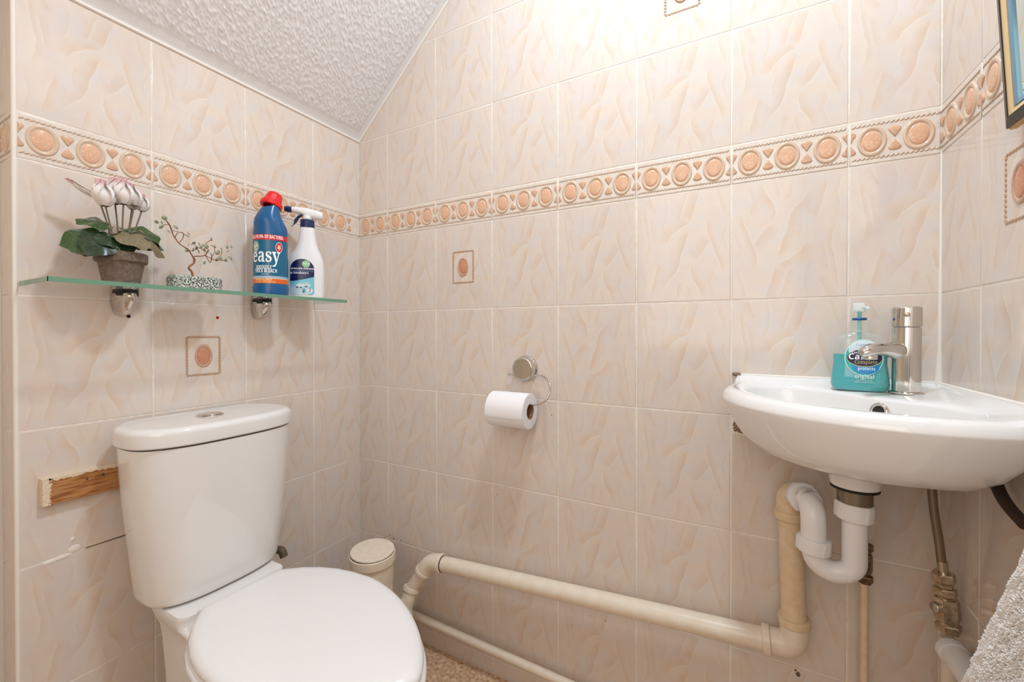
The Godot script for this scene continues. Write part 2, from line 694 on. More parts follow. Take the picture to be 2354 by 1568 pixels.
# a twisted rope moulding along a line in the wall's plane
func rope_mesh(a: Vector2, b: Vector2, r := 0.0022) -> ArrayMesh:
	var mb := MB.new()
	var n := maxi(3, roundi(a.distance_to(b) / 0.0068))
	var d := (b - a).normalized()
	var lean := d.rotated(0.5)
	for i in n:
		var p := a.lerp(b, (i + 0.5) / n)
		var rows := []
		for s in [[0.0, 1.0], [0.7, 0.72], [1.0, 0.0], [0.8, -0.6]]:
			var e := PackedVector3Array()
			for k in 8:
				var t := TAU * k / 8
				var q := lean * (cos(t) * 0.0044 * maxf(s[0], 0.05)) + lean.orthogonal() * (sin(t) * r * 0.85 * maxf(s[0], 0.05))
				e.append(Vector3(p.x + q.x, p.y + q.y, s[1] * 0.0011))
			rows.append(e)
		mb.grid(rows, true)
		mb.close()
	return mb.mesh()


func add_border(wall: Node3D, poly: PackedVector2Array, x0: float, y0: float, w: float, h: float, lo: float, hi: float) -> void:
	var t := part(wall, "border_tile", tile_mesh(poly, Vector2(x0, y0), Vector2(w, h), false, 0.0006), M.border, true)
	t.position = Vector3(x0, y0, 0)
	var mid := h / 2
	var ring := shape("ring", oval_ring.bind(0.0222, 0.0285))
	var heart := shape("heart", oval_heart.bind(0.0150, 0.0194))
	for k in 3:
		var x := w * (k + 0.5) / 3
		if x0 + x - 0.022 < lo - 0.006 or x0 + x + 0.022 > hi + 0.006:
			continue
		for m in [["medallion_ring", ring, M.ring], ["medallion", heart, M.heart]]:
			var o := part(t, m[0], m[1], m[2], true)
			o.position = Vector3(x, mid, 0.0006)
	for k in 4:
		var x := w * k / 3
		var cut_lo := -1.0
		var cut_hi := 1.0
		if k == 0:
			cut_lo = 0.0015
		if k == 3:
			cut_hi = -0.0015
		if x0 + x + 0.003 < lo or x0 + x - 0.003 > hi:
			continue
		for up in [1.0, -1.0]:
			var o := part(t, "fan_motif", shape("fan%s%s%s" % [up, cut_lo, cut_hi], fan_mesh.bind(up, cut_lo, cut_hi)), M.fan, true)
			o.position = Vector3(x, mid, 0.0006)
			o.scale = Vector3(1.15, 1.08, 1.0)
	for y in [0.0098, h - 0.0098]:
		var a := maxf(lo - x0, 0.003)
		var b := minf(hi - x0, w - 0.003)
		var o := part(t, "rope_moulding", shape("rope%.4f%.4f" % [a, b], rope_mesh.bind(Vector2(a, 0), Vector2(b, 0))), M.rope, true)
		o.position = Vector3(0, y, 0.0006)


func add_medallion(tile: Node3D, w: float, h: float) -> void:
	var c := Vector2(w / 2, h / 2)
	var a := Vector2(0.0355, 0.0455)
	for k in 4:
		var p: Vector2 = [Vector2(-1, -1), Vector2(1, -1), Vector2(1, 1), Vector2(-1, 1)][k]
		var q: Vector2 = [Vector2(1, -1), Vector2(1, 1), Vector2(-1, 1), Vector2(-1, -1)][k]
		part(tile, "rope_moulding", shape("frame%d" % k, rope_mesh.bind(c + p * a, c + q * a, 0.0034)), M.dark_rope, true)
	for m in [["medallion_ring", oval_ring.bind(0.0190, 0.0285), M.dark_ring], ["medallion", oval_heart.bind(0.0138, 0.0208), M.dark_heart]]:
		var o := part(tile, m[0], shape("decor_" + m[0], m[1]), m[2], true)
		o.position = Vector3(c.x, c.y, 0)


# Lays the tiles of a wall in the wall's own axes. cols: positions of the upright joints; clip: outline of the wall.
func lay(wall: Node3D, cols: Array, lo: float, hi: float, clip: PackedVector2Array, decor: Array, turned: Array, holes := {}) -> void:
	for c in cols.size():
		var x0: float = cols[c]
		var x1 := x0 + 0.2
		for r in ROWS.size() - 1:
			var y1: float = ROWS[r + 1]
			var y0: float = y1 - (0.0842 if r == 6 else 0.25)
			var box := PackedVector2Array([Vector2(maxf(x0 + GAP, lo), maxf(ROWS[r] + GAP, 0.001)), Vector2(minf(x1 - GAP, hi), maxf(ROWS[r] + GAP, 0.001)), Vector2(minf(x1 - GAP, hi), y1 - GAP), Vector2(maxf(x0 + GAP, lo), y1 - GAP)])
			if holes.has([c, r]):
				box = holes[[c, r]]
			if box[1].x - box[0].x < 0.004:
				continue
			for piece in Geometry2D.intersect_polygons(box, clip):
				if Geometry2D.is_polygon_clockwise(piece):
					piece.reverse()
				var tidy := PackedVector2Array()
				for i in piece.size():
					if piece[i].distance_to(piece[(i + 1) % piece.size()]) > 0.004:
						tidy.append(piece[i])
				if tidy.size() < 3:
					continue
				if r == 6:
					add_border(wall, tidy, x0 + GAP, ROWS[6] + GAP, 0.2 - 2 * GAP, 0.0842 - 2 * GAP, box[0].x, box[1].x)
					continue
				var t := part(wall, "wall_tile", tile_mesh(tidy, Vector2(x0, y0), Vector2(0.2, 0.25), [c, r] in turned), M.tile, true)
				t.position = Vector3(x0, y0, 0)
				if [c, r] in decor:
					add_medallion(t, 0.2, 0.25)


# the bedding behind the tiles, with its open joints left free
func bedding(wall: Node3D, poly: PackedVector2Array, deep: float, slots := []) -> void:
	for layer in ([[0.0008, 0.02], [0.02, deep]] if slots else [[0.0008, deep]]):
		var pieces := [poly]
		if layer[0] < 0.01:
			for s in slots:
				# four strips round each slot
				var r: Rect2 = s
				var big := 9.0
				var left := PackedVector2Array([Vector2(-big, -big), Vector2(r.position.x, -big), Vector2(r.position.x, big), Vector2(-big, big)])
				var right := PackedVector2Array([Vector2(r.end.x, -big), Vector2(big, -big), Vector2(big, big), Vector2(r.end.x, big)])
				var low := PackedVector2Array([Vector2(r.position.x, -big), Vector2(r.end.x, -big), Vector2(r.end.x, r.position.y), Vector2(r.position.x, r.position.y)])
				var high := PackedVector2Array([Vector2(r.position.x, r.end.y), Vector2(r.end.x, r.end.y), Vector2(r.end.x, big), Vector2(r.position.x, big)])
				var next := []
				for p in pieces:
					for k in [left, right, low, high]:
						next.append_array(Geometry2D.intersect_polygons(p, k))
				pieces = next
		for p in pieces:
			var mb := MB.new()
			var front := PackedVector3Array()
			var back := PackedVector3Array()
			for q in p:
				front.append(Vector3(q.x, q.y, -layer[0]))
				back.append(Vector3(q.x, q.y, -layer[1]))
			mb.grid([front, back], true)
			mb.fan(front)
			mb.fan(back)
			mb.close()
			part(wall, "grout_bed", flat_shaded(mb), M.grout, true)


func flat_shaded(mb: MB) -> ArrayMesh:
	mb.close()
	var f := MB.new()
	for i in mb.ix.size():
		f.vert(mb.v[mb.ix[i]], mb.uv[mb.ix[i]])
		f.ix.append(i)
	f.from = f.ix.size()
	return f.mesh()


func room() -> void:
	var deep := 0.10
	# floor
	var f := structure("floor", "mottled orange and beige stone-effect vinyl floor", "floor")
	var mb := MB.new()
	mb.box(Vector3(-0.25, -0.06, -0.10), Vector3(ROOM_W + 0.10, 0.0, ROOM_D + 0.1))
	part(f, "vinyl_sheet", mb.mesh(), M.floor)

	# the wall with the pipes and the basin
	var wb := structure("wall_back", "cream marbled wall tiles with a medallion border behind the waste pipe", "wall")
	var top := PackedVector2Array([Vector2(0, 0), Vector2(ROOM_W, 0), Vector2(ROOM_W, CEIL_Y), Vector2((CEIL_Y - SLOPE_Y) / SLOPE, CEIL_Y), Vector2(0, SLOPE_Y)])
	bedding(wb, PackedVector2Array([Vector2(-deep, -0.06), Vector2(ROOM_W + deep, -0.06), Vector2(ROOM_W + deep, CEIL_Y + 0.1), Vector2(-deep, CEIL_Y + 0.1)]), deep)
	var cols := []
	for k in 8:
		cols.append(0.1304 - 0.2 + 0.2 * k)
	# a tile under the basin has lost its upper corner
	var broken := {[6, 3]: PackedVector2Array([Vector2(1.1304 + GAP, 0.5455 + GAP), Vector2(1.3304 - GAP, 0.5455 + GAP), Vector2(1.3304 - GAP, 0.7500), Vector2(1.185, 0.7540), Vector2(1.1304 + GAP, 0.7570)])}
	lay(wb, cols, 0.0012, ROOM_W - 0.0012, top, [[2, 5], [5, 8]], [[1, 3], [4, 4], [3, 2], [6, 5], [5, 9]], broken)
	var lump := MB.new()
	var rng := noise(60.0, 2, 77)
	var rows := []
	for i in 14:
		var row := PackedVector3Array()
		for j in 14:
			var p := Vector3(1.132 + 0.05 * j / 13, 0.7575 + 0.038 * i / 13, 0)
			p.z = -0.0012 + (0.004 * absf(rng.get_noise_2d(p.x * 12, p.y * 12)) if i > 0 and i < 13 and j > 0 and j < 13 else -0.001)
			row.append(p)
		rows.append(row)
	lump.grid(rows)
	part(wb, "rough_mortar", lump.mesh(), M.mortar, true, "rough brown mortar where a tile corner is missing")

	# small spots of dirt and mildew on the tiles: place on the photograph, size in millimetres
	for k in [[1834, 1550, 4.0], [1829, 1541, 2.0], [905, 1238, 2.6], [922, 1242, 1.8], [896, 1230, 1.6], [884, 1236, 1.2], [930, 1236, 1.0], [957, 1053, 1.3], [1143, 1137, 1.2], [1268, 954, 1.3], [1813, 1138, 1.0], [2012, 1122, 1.0], [1357, 1416, 1.2], [1392, 1427, 1.2], [1316, 1437, 1.0], [1180, 1382, 1.0]]:
		var c := on_z(k[0], k[1], 0.0)
		mb = MB.new()
		var wob := noise(300.0, 2, int(k[0]))
		var spot := []
		for q in [[1.0, 0.00005], [0.6, 0.0002], [0.05, 0.00025]]:
			var loop := PackedVector3Array()
			for i in 12:
				var a := TAU * i / 12
				var rr: float = k[2] * 0.001 * q[0] * (1.0 + 0.5 * wob.get_noise_2d(cos(a) * 0.01, sin(a) * 0.01))
				loop.append(Vector3(c.x + cos(a) * rr, c.y + sin(a) * rr * 1.2, q[1]))
			spot.append(loop)
		mb.grid(spot, true)
		part(wb, "dirt_spot", mb.mesh(), M.dirt, true)

	# the wall with the shelf and the toilet
	var wl := structure("wall_left", "cream marbled wall tiles with a medallion border behind the toilet", "wall", Vector3.ZERO, PI / 2)
	var slot := Rect2(-0.690, 0.5435, 0.0625, 0.004)
	bedding(wl, PackedVector2Array([Vector2(-END_Z + 0.001, -0.06), Vector2(0, -0.06), Vector2(0, SLOPE_Y + 0.1), Vector2(-END_Z + 0.001, SLOPE_Y + 0.1)]), deep, [slot])
	cols = []
	for k in 4:
		cols.append(-0.1788 - 0.2 * k)
	cols.append(-0.1788 + 0.2)
	cols[4] = -0.1788
	cols = [-0.7788, -0.5788, -0.3788, -0.1788]
	lay(wl, cols, -END_Z + 0.003, -0.0012, PackedVector2Array([Vector2(-END_Z, 0), Vector2(0, 0), Vector2(0, SLOPE_Y), Vector2(-END_Z, SLOPE_Y)]), [[1, 4]], [[0, 3], [1, 3], [2, 2], [2, 7]])
	var filler := MB.new()
	for q in [[Vector3(-0.722, 0.5440, 0.0), 0.013, 0.005], [Vector3(-0.706, 0.553, 0.0), 0.010, 0.008], [Vector3(-0.738, 0.5425, 0.0), 0.012, 0.005], [Vector3(-0.7085, 0.5725, 0.0), 0.004, 0.004]]:
		var rr := []
		for s in [[1.0, -0.001], [0.85, 0.0005], [0.4, 0.0010], [0.02, 0.0011]]:
			rr.append(filler.ring(q[0] + Vector3(0, 0, s[1]), Vector3.RIGHT, Vector3.UP, q[1] * s[0], q[2] * s[0], 14))
		filler.grid(rr, true)
		filler.close()
	part(wl, "filler_patch", filler.mesh(), M.caulk, true, "rough patch of pale filler on the joint")

	# the short return where that wall ends
	var wr := structure("wall_return", "narrow tiled return at the open end of the toilet wall", "wall", Vector3(0, 0, END_Z))
	bedding(wr, PackedVector2Array([Vector2(-0.24, -0.06), Vector2(-0.0005, -0.06), Vector2(-0.0005, SLOPE_Y + 0.1), Vector2(-0.24, SLOPE_Y + 0.1)]), 0.05)
	lay(wr, [-0.2], -0.074, -0.006, PackedVector2Array([Vector2(-0.2, 0), Vector2(0, 0), Vector2(0, SLOPE_Y), Vector2(-0.2, SLOPE_Y)]), [], [])
	var bead := structure("trim_1", "slim white plastic bead on the outer tile corner", "trim", Vector3(0, 0, END_Z))
	mb = MB.new()
	mb.tube(PackedVector3Array([Vector3(-0.003, 0, END_Z - 0.0025), Vector3(-0.003, SLOPE_Y, END_Z - 0.0025)]), 0.0038, 16)
	part(bead, "bead", mb.mesh(), M.caulk)
	var frame := structure("trim_2", "white painted door casing beside the tiled return", "trim", Vector3(-0.11, 0, END_Z))
	mb = MB.new()
	mb.rbox(Vector3(-0.155, 0, END_Z - 0.002), Vector3(-0.0755, SLOPE_Y + 0.05, END_Z + 0.018), 0.003)
	part(frame, "casing_board", mb.mesh(), M.paint)
	var ws := structure("wall_side", "plain cream painted wall beside the doorway", "wall")
	mb = MB.new()
	mb.box(Vector3(-0.25, 0, END_Z), Vector3(-0.155, SLOPE_Y + 0.1, ROOM_D + 0.1))
	part(ws, "painted_face", mb.mesh(), M.cream_wall)

	# the wall with the mirror
	var wm := structure("wall_right", "cream marbled wall tiles with a medallion border under the mirror", "wall", Vector3(ROOM_W, 0, 0), -PI / 2)
	bedding(wm, PackedVector2Array([Vector2(-deep, -0.06), Vector2(ROOM_D + 0.1, -0.06), Vector2(ROOM_D + 0.1, CEIL_Y + 0.1), Vector2(-deep, CEIL_Y + 0.1)]), deep)
	cols = []
	for k in 8:
		cols.append(0.1405 - 0.2 + 0.2 * k)
	lay(wm, cols, 0.0012, ROOM_D, PackedVector2Array([Vector2(0, 0), Vector2(ROOM_D, 0), Vector2(ROOM_D, CEIL_Y), Vector2(0, CEIL_Y)]), [[1, 5], [4, 8]], [[1, 4], [0, 3], [3, 5], [4, 3]])

	# the wall behind the photographer: an open doorway and a strip window over it
	var wf := structure("wall_front", "plain cream painted wall around the open doorway", "wall")
	for b in [[-0.25, 0.0, 0.61, CEIL_Y], [1.43, 0.0, ROOM_W + 0.1, CEIL_Y], [0.61, 2.0, 1.43, 2.27], [0.61, 2.37, 1.43, CEIL_Y + 0.05]]:
		mb = MB.new()
		mb.box(Vector3(b[0], b[1], ROOM_D), Vector3(b[2], b[3], ROOM_D + 0.1))
		part(wf, "painted_face", mb.mesh(), M.cream_wall)
	var win := structure("window_1", "narrow strip window over the doorway letting in daylight", "window")
	mb = MB.new()
	mb.box(Vector3(0.61, 2.27, ROOM_D + 0.04), Vector3(1.43, 2.37, ROOM_D + 0.046))
	part(win, "pane", mb.mesh(), M.glass)
	for y in [2.27, 2.362]:
		mb = MB.new()
		mb.box(Vector3(0.61, y, ROOM_D + 0.03), Vector3(1.43, y + 0.008, ROOM_D + 0.06))
		part(win, "frame_bar", mb.mesh(), M.paint)

	ceiling()


func ceiling() -> void:
	var c := structure("ceiling", "sloping white ceiling with a rough stippled plaster texture", "ceiling")
	var along := Vector3(1, SLOPE, 0).normalized()
	var down := Vector3(along.y, -along.x, 0)
	var run := (CEIL_Y - SLOPE_Y) / SLOPE / along.x
	var n1 := noise(150.0, 2, 3)
	var n2 := noise(60.0, 2, 8)
	var mb := MB.new()
	var step := 0.0033
	var nu := int(run / step)
	var nv := int(ROOM_D / step)
	var rows := []
	for i in nu + 1:
		var row := PackedVector3Array()
		var u := run * i / nu
		for j in nv + 1:
			var z := ROOM_D * j / nv
			var bump := clampf(n1.get_noise_2d(u, z) * 1.2 + 0.5 * n2.get_noise_2d(u, z) - 0.06, 0.0, 0.5)
			var edge := smoothstep(0.026, 0.036, u) * smoothstep(0.020, 0.028, z)
			var p := along * u + Vector3(0, SLOPE_Y, z) + down * (edge * (0.0010 + 0.0044 * bump))
			row.append(p)
		rows.append(row)
	mb.grid(rows)
	# the back of the slab
	var back := []
	for u in [0.0, run]:
		back.append(PackedVector3Array([along * u + Vector3(0, SLOPE_Y, 0) - down * 0.08, along * u + Vector3(0, SLOPE_Y, ROOM_D) - down * 0.08]))
	mb.grid(back)
	mb.close()
	part(c, "stippled_slope", mb.mesh(), M.plaster)
	mb = MB.new()
	mb.box(Vector3((CEIL_Y - SLOPE_Y) / SLOPE - 0.02, CEIL_Y, -0.1), Vector3(ROOM_W + 0.1, CEIL_Y + 0.08, ROOM_D + 0.1))
	part(c, "flat_panel", mb.mesh(), M.plaster)
	mb = MB.new()
	mb.box(Vector3(-0.25, SLOPE_Y, END_Z), Vector3(0.0, SLOPE_Y + 0.08, ROOM_D + 0.1))
	part(c, "low_panel", mb.mesh(), M.plaster)
	var t := structure("trim_3", "thin bead of white caulk where the tiles meet the ceiling", "trim", Vector3(0, SLOPE_Y, 0))
	mb = MB.new()
	mb.tube(PackedVector3Array([Vector3(0.001, SLOPE_Y - 0.002, 0.0), Vector3(0.001, SLOPE_Y - 0.002, END_Z)]), 0.0036, 10)
	part(t, "caulk_bead", mb.mesh(), M.caulk)
	mb = MB.new()
	mb.tube(PackedVector3Array([Vector3(0.0, SLOPE_Y - 0.002, 0.001), Vector3(0.88, SLOPE_Y - 0.002 + 0.88 * SLOPE, 0.001)]), 0.0036, 10)
	part(t, "caulk_bead", mb.mesh(), M.caulk)


# ---------------------------------------------------------------- the toilet

const TZ := 0.515
const CZ := 0.509


func d_section(w: float, d: float, y: float, n := 2.8, x0 := 0.012) -> PackedVector3Array:
	var out := PackedVector3Array()
	var xc := 0.100
	for i in 72:
		var t := TAU * i / 72
		var r := d + x0 - xc if sin(t) > 0 else xc - x0 + 0.012
		var x := xc + r * signf(sin(t)) * pow(absf(sin(t)), 2.0 / n)
		out.append(Vector3(maxf(x, x0), y, CZ + w * signf(cos(t)) * pow(absf(cos(t)), 2.0 / n)))
	return out


# the egg outline of seat and lid, grown by g
func egg(g: float, y: float) -> PackedVector3Array:
	var half := PackedVector2Array()
	var rear := [[0.222, 0.072], [0.226, 0.080], [0.240, 0.092], [0.265, 0.112], [0.300, 0.132], [0.340, 0.1465], [0.385, 0.155], [0.43, 0.158]]
	for p in rear:
		half.append(Vector2(p[0], p[1]))
	for i in range(1, 27):
		var t := sin(PI / 2 * i / 26.0)
		half.append(Vector2(0.43 + 0.274 * t, 0.158 * pow(maxf(1.0 - pow(t, 1.75), 0.0), 0.72)))
	var flat := PackedVector2Array()
	for p in half:
		flat.append(Vector2(p.x, TZ - p.y))
	for i in range(half.size() - 2, -1, -1):
		flat.append(Vector2(half[i].x, TZ + half[i].y))
	var out := PackedVector3Array()
	var n := flat.size()
	for i in n:
		var d := (flat[(i + 1) % n] - flat[(i + n - 1) % n]).normalized()
		var q := flat[i] + Vector2(d.y, -d.x) * g
		if g < -0.004:
			q = Vector2(0.46, TZ) + (flat[i] - Vector2(0.46, TZ)) * (1.0 + g / 0.16)
		out.append(Vector3(q.x, y, q.y))
	return out


func toilet() -> void:
	var t := thing("toilet", "white close-coupled toilet with its lid closed under the glass shelf", "toilet", Vector3(0.3, 0, TZ))
	var mb := MB.new()
	var loops := []
	for s in [[0.112, 0.148, 0.4290], [0.122, 0.159, 0.4300], [0.129, 0.165, 0.4345], [0.132, 0.168, 0.442], [0.135, 0.171, 0.47], [0.143, 0.177, 0.55], [0.150, 0.181, 0.62], [0.155, 0.184, 0.69], [0.158, 0.185, 0.750]]:
		loops.append(d_section(s[0], s[1], s[2]))
	mb.loft(loops)
	part(t, "cistern", mb.mesh(), M.china)
	mb = MB.new()
	loops = []
	for s in [[0.1590, 0.1860, 0.7535], [0.1625, 0.1895, 0.7540], [0.1640, 0.1910, 0.757], [0.1635, 0.1905, 0.778], [0.1615, 0.1885, 0.7845], [0.1570, 0.184, 0.7885], [0.150, 0.178, 0.7900]]:
		loops.append(d_section(s[0], s[1], s[2], 2.8, 0.010))
	mb.loft(loops)
	part(t, "cistern_lid", mb.mesh(), M.china)
	mb = MB.new()
	mb.lathe([Vector2(0.0, 0.0), Vector2(0.0265, 0.0), Vector2(0.0265, 0.001), Vector2(0.0235, 0.0035), Vector2(0.0225, 0.0035), Vector2(0.0215, 0.0018), Vector2(0.0, 0.0018)], Vector3(0.098, 0.7898, CZ + 0.004), 32)
	var b := part(t, "flush_button", mb.mesh(), M.chrome, false, "round chrome dual flush button")
	for s in [-1.0, 1.0]:
		mb = MB.new()
		var half := []
		for q in [[0.0202, 0.0], [0.0198, 0.0028], [0.017, 0.0036], [0.0005, 0.0038]]:
			var loop := PackedVector3Array()
			for i in 17:
				var a := PI * i / 16
				loop.append(Vector3(0.098 + s * (0.0006 + q[0] * sin(a)), 0.7912 + q[1], CZ + 0.004 + q[0] * cos(a)))
			half.append(loop)
		mb.grid(half, true)
		mb.close()
		part(b, "push_plate", mb.mesh(), M.chrome)

	# pan: a foot that widens to the rim, and the deck behind it that carries the cistern
	mb = MB.new()
	loops = []
	for s in [[0.0, -0.030, 0.20, 0.74], [0.05, -0.040, 0.18, 0.66], [0.15, -0.044, 0.16, 0.62], [0.24, -0.036, 0.14, 0.70], [0.32, -0.018, 0.10, 0.86], [0.37, -0.006, 0.04, 0.96], [0.395, 0.0, 0.0, 1.0], [0.404, -0.004, 0.0, 1.0]]:
		var loop := egg(s[1] - 0.004, s[0])
		for i in loop.size():
			loop[i].x = 0.222 + (loop[i].x - 0.222) * s[3]
		loops.append(loop)
	mb.loft(loops)
	part(t, "pan", mb.mesh(), M.china)
	mb = MB.new()
	loops = []
	for s in [[0.0, 0.092, 0.100], [0.10, 0.088, 0.100], [0.28, 0.092, 0.100], [0.36, 0.096, 0.095], [0.385, 0.098, 0.090], [0.400, 0.104, 0.085], [0.420, 0.108, 0.080], [0.4275, 0.105, 0.082]]:
		var loop := PackedVector3Array()
		for k in 4:
			var x1 := 0.262 if s[0] < 0.39 else 0.215
			var q := 0.022
			var cx: float = (x1 - q) if k in [0, 3] else s[2] + q
			var cz: float = TZ + (s[1] - q) * (1 if k in [0, 1] else -1)
			for j in 6:
				var a := PI / 2 * k + PI / 10 * j
				loop.append(Vector3(cx + cos(a) * q, s[0], cz + sin(a) * q))
		loops.append(loop)
	mb.loft(loops)
	part(t, "cistern_deck", mb.mesh(), M.china)
	mb = MB.new()
	loops = []
	for s in [[0.000, 0.4055], [0.005, 0.4065], [0.0065, 0.412], [0.004, 0.419], [-0.004, 0.4225]]:
		loops.append(egg(s[0], s[1]))
	mb.loft(loops)
	part(t, "seat", mb.mesh(), M.lid)
	mb = MB.new()
	loops = []
	for s in [[-0.006, 0.4235], [0.0005, 0.4250], [0.0015, 0.4300], [-0.0010, 0.4365], [-0.007, 0.4410], [-0.018, 0.4435], [-0.06, 0.4455], [-0.11, 0.4460]]:
		loops.append(egg(s[0], s[1]))
	mb.loft(loops)
	part(t, "seat_lid", mb.mesh(), M.lid)
	for s in [-1.0, 1.0]:
		mb = MB.new()
		mb.rbox(Vector3(0.212, 0.405, TZ + s * 0.066 - 0.012), Vector3(0.236, 0.434, TZ + s * 0.066 + 0.012), 0.004)
		part(t, "hinge", mb.mesh(), M.lid)

	# the old copper tail beside the cistern
	var c := thing("copper_fitting", "small tarnished copper fitting between cistern and corner", "pipe fitting", Vector3(0.11, 0.40, 0.345))
	mb = MB.new()
	mb.tube(bends([Vector3(0.02, 0.415, 0.378), Vector3(0.118, 0.418, 0.358), Vector3(0.124, 0.402, 0.357)], 0.008), 0.0095, 14)
	part(c, "elbow", mb.mesh(), speckle(rgb(112, 72, 48), rgb(70, 92, 80), 0.45, 22.0, 0.03, 17))
	mb = MB.new()
	mb.lathe([Vector2(0.0, 0.0), Vector2(0.013, 0.0), Vector2(0.013, 0.016), Vector2(0.0, 0.016)], Vector3(0.075, 0.416, 0.3668), 6, Vector3(1, 0, -0.2))
	part(c, "nut", flat_shaded(mb), M.brass)


# ---------------------------------------------------------------- pipes

func collar(parent: Node3D, at: Vector3, axis: Vector3, r: float, long: float, m: Material, called := "collar") -> void:
	var mb := MB.new()
	mb.lathe([Vector2(0, -long / 2), Vector2(r - 0.0012, -long / 2), Vector2(r, -long / 2 + 0.0015), Vector2(r, long / 2 - 0.0015), Vector2(r - 0.0012, long / 2), Vector2(0, long / 2)], at, 28, axis)
	part(parent, called, mb.mesh(), m)


func straight(parent: Node3D, a: Vector3, b: Vector3, r: float, m: Material, called := "pipe") -> void:
	var mb := MB.new()
	mb.tube(PackedVector3Array([a, b]), r, 24)
	part(parent, called, mb.mesh(), m)


func pipes() -> void:
	var r := 0.0215
	var w := thing("waste_pipe", "cream plastic waste pipe with elbows running low along the tiled wall", "pipe", Vector3(0.8, 0, 0.045))
	var p0 := Vector3(0.343, 0.298, 0.045)      # left elbow
	var p1 := Vector3(1.2425, 0.366, 0.045)      # right elbow
	var p2 := Vector3(1.2330, 0.666, 0.045)     # upper elbow
	var d := (p1 - p0).normalized()
	straight(w, p0 + d * 0.04, p1 - d * 0.04, r, M.cream)
	var q := on_z(946, 1354, 0.062)              # short drop to the boss of the soil pipe
	var q2 := on_z(926, 1412, 0.090)
	var mb := MB.new()
	mb.tube(bends([p0 + d * 0.042, p0, p0 + (q - p0).normalized() * 0.035], 0.028), r + 0.0028, 24)
	part(w, "elbow", mb.mesh(), M.cream)
	collar(w, p0 + d * 0.040, d, r + 0.0052, 0.012, M.cream)
	collar(w, p0 + d * 0.0475, d, r + 0.0012, 0.003, M.rubber, "seal_ring")
	var e := (q - p0).normalized()
	straight(w, p0 + e * 0.03, q, r - 0.002, M.cream, "pipe")
	collar(w, p0 + e * 0.040, e, r + 0.0048, 0.011, M.cream)
	collar(w, q, (q2 - q).normalized(), r + 0.0048, 0.013, M.cream)
	straight(w, q, q2, r, M.cream, "pipe")
	var up := (p2 - p1).normalized()
	mb = MB.new()
	mb.tube(bends([p1 - d * 0.045, p1, p1 + up * 0.05], 0.028), r + 0.003, 24)
	part(w, "elbow", mb.mesh(), M.cream)
	collar(w, p1 - d * 0.048, d, r + 0.0062, 0.014, M.cream)
	collar(w, p1 + up * 0.050, up, r + 0.0062, 0.014, M.ivory)
	straight(w, p1 + up * 0.04, p2 - up * 0.03, r, M.ivory)
	mb = MB.new()
	mb.tube(bends([p2 - up * 0.045, p2, p2 + Vector3(0.024, -0.004, 0.034)], 0.027), r + 0.003, 24)
	part(w, "elbow", mb.mesh(), M.ivory)
	collar(w, p2 - up * 0.045, up, r + 0.0060, 0.016, M.ivory)

	# the white trap under the basin
	var tr := thing("basin_trap", "white plastic U-bend trap hanging under the washbasin", "trap", Vector3(1.312, 0.56, 0.15))
	var tx := 1.3125
	var tz := 0.150
	var rr := 0.0172
	var lx := 1.2585
	mb = MB.new()
	var path := PackedVector3Array([Vector3(tx, 0.680, tz)])
	var rad := (tx - lx) / 2
	for i in 17:
		var a := PI * i / 16
		path.append(Vector3(lx + rad + cos(a) * rad, 0.600 - sin(a) * rad * 0.92, tz - 0.004 * (1 - cos(a)) / 2))
	path.append(Vector3(lx, 0.612, tz - 0.004))
	mb.tube(path, rr, 24)
	part(tr, "u_bend", mb.mesh(), M.white_plastic)
	mb = MB.new()
	mb.tube(bends([Vector3(lx, 0.600, tz - 0.004), Vector3(lx - 0.001, 0.682, tz - 0.006), Vector3(1.2500, 0.676, 0.098), Vector3(1.2430, 0.668, 0.064)], 0.034), rr + 0.0012, 24)
	part(tr, "swan_neck", mb.mesh(), M.white_plastic)
	for k in [[Vector3(lx, 0.6135, tz - 0.004), Vector3(0.06, 1, 0), 0.0245, 0.024], [Vector3(tx, 0.6840, tz), Vector3(0.03, 1, 0), 0.0262, 0.027], [Vector3(1.2500, 0.672, 0.088), Vector3(0.15, 0.25, 0.95), 0.0265, 0.016]]:
		mb = MB.new()
		var axis: Vector3 = k[1]
		var side := axis.cross(Vector3.FORWARD if absf(axis.y) > 0.5 else Vector3.UP).normalized()
		var ribs := []
		for s in [[-0.5, 0.93], [-0.42, 1.0], [0.42, 1.0], [0.5, 0.93]]:
			var loop := PackedVector3Array()
			for i in 48:
				var a := TAU * i / 48
				var bulge: float = k[2] * s[1] + (0.0016 if i % 8 == 0 else 0.0)
				loop.append(k[0] + axis.normalized() * (s[0] * k[3]) + (side * cos(a) + axis.normalized().cross(side) * sin(a)) * bulge)
			ribs.append(loop)
		mb.loft(ribs)
		part(tr, "ribbed_nut", mb.mesh(), M.white_plastic)

	# soil pipe stub by the corner
	var s := thing("soil_pipe_stub", "short cream soil pipe with a flat cap standing in the corner", "pipe", Vector3(0.238, 0, 0.170))
	var sc := Vector3(0.238, 0, 0.170)
	mb = MB.new()
	mb.lathe([Vector2(0, 0), Vector2(0.055, 0.0), Vector2(0.055, 0.3), Vector2(0, 0.3)], sc, 40)
	part(s, "pipe", mb.mesh(), M.cream)
	mb = MB.new()
	mb.lathe([Vector2(0.054, 0.270), Vector2(0.0565, 0.272), Vector2(0.0570, 0.325), Vector2(0.0570, 0.325), Vector2(0.0615, 0.330), Vector2(0.0625, 0.3325), Vector2(0.0625, 0.352), Vector2(0.0612, 0.3545), Vector2(0.057, 0.3545), Vector2(0.057, 0.345), Vector2(0.0, 0.345)], sc, 40)
	part(s, "socket", mb.mesh(), M.cream)
	mb = MB.new()
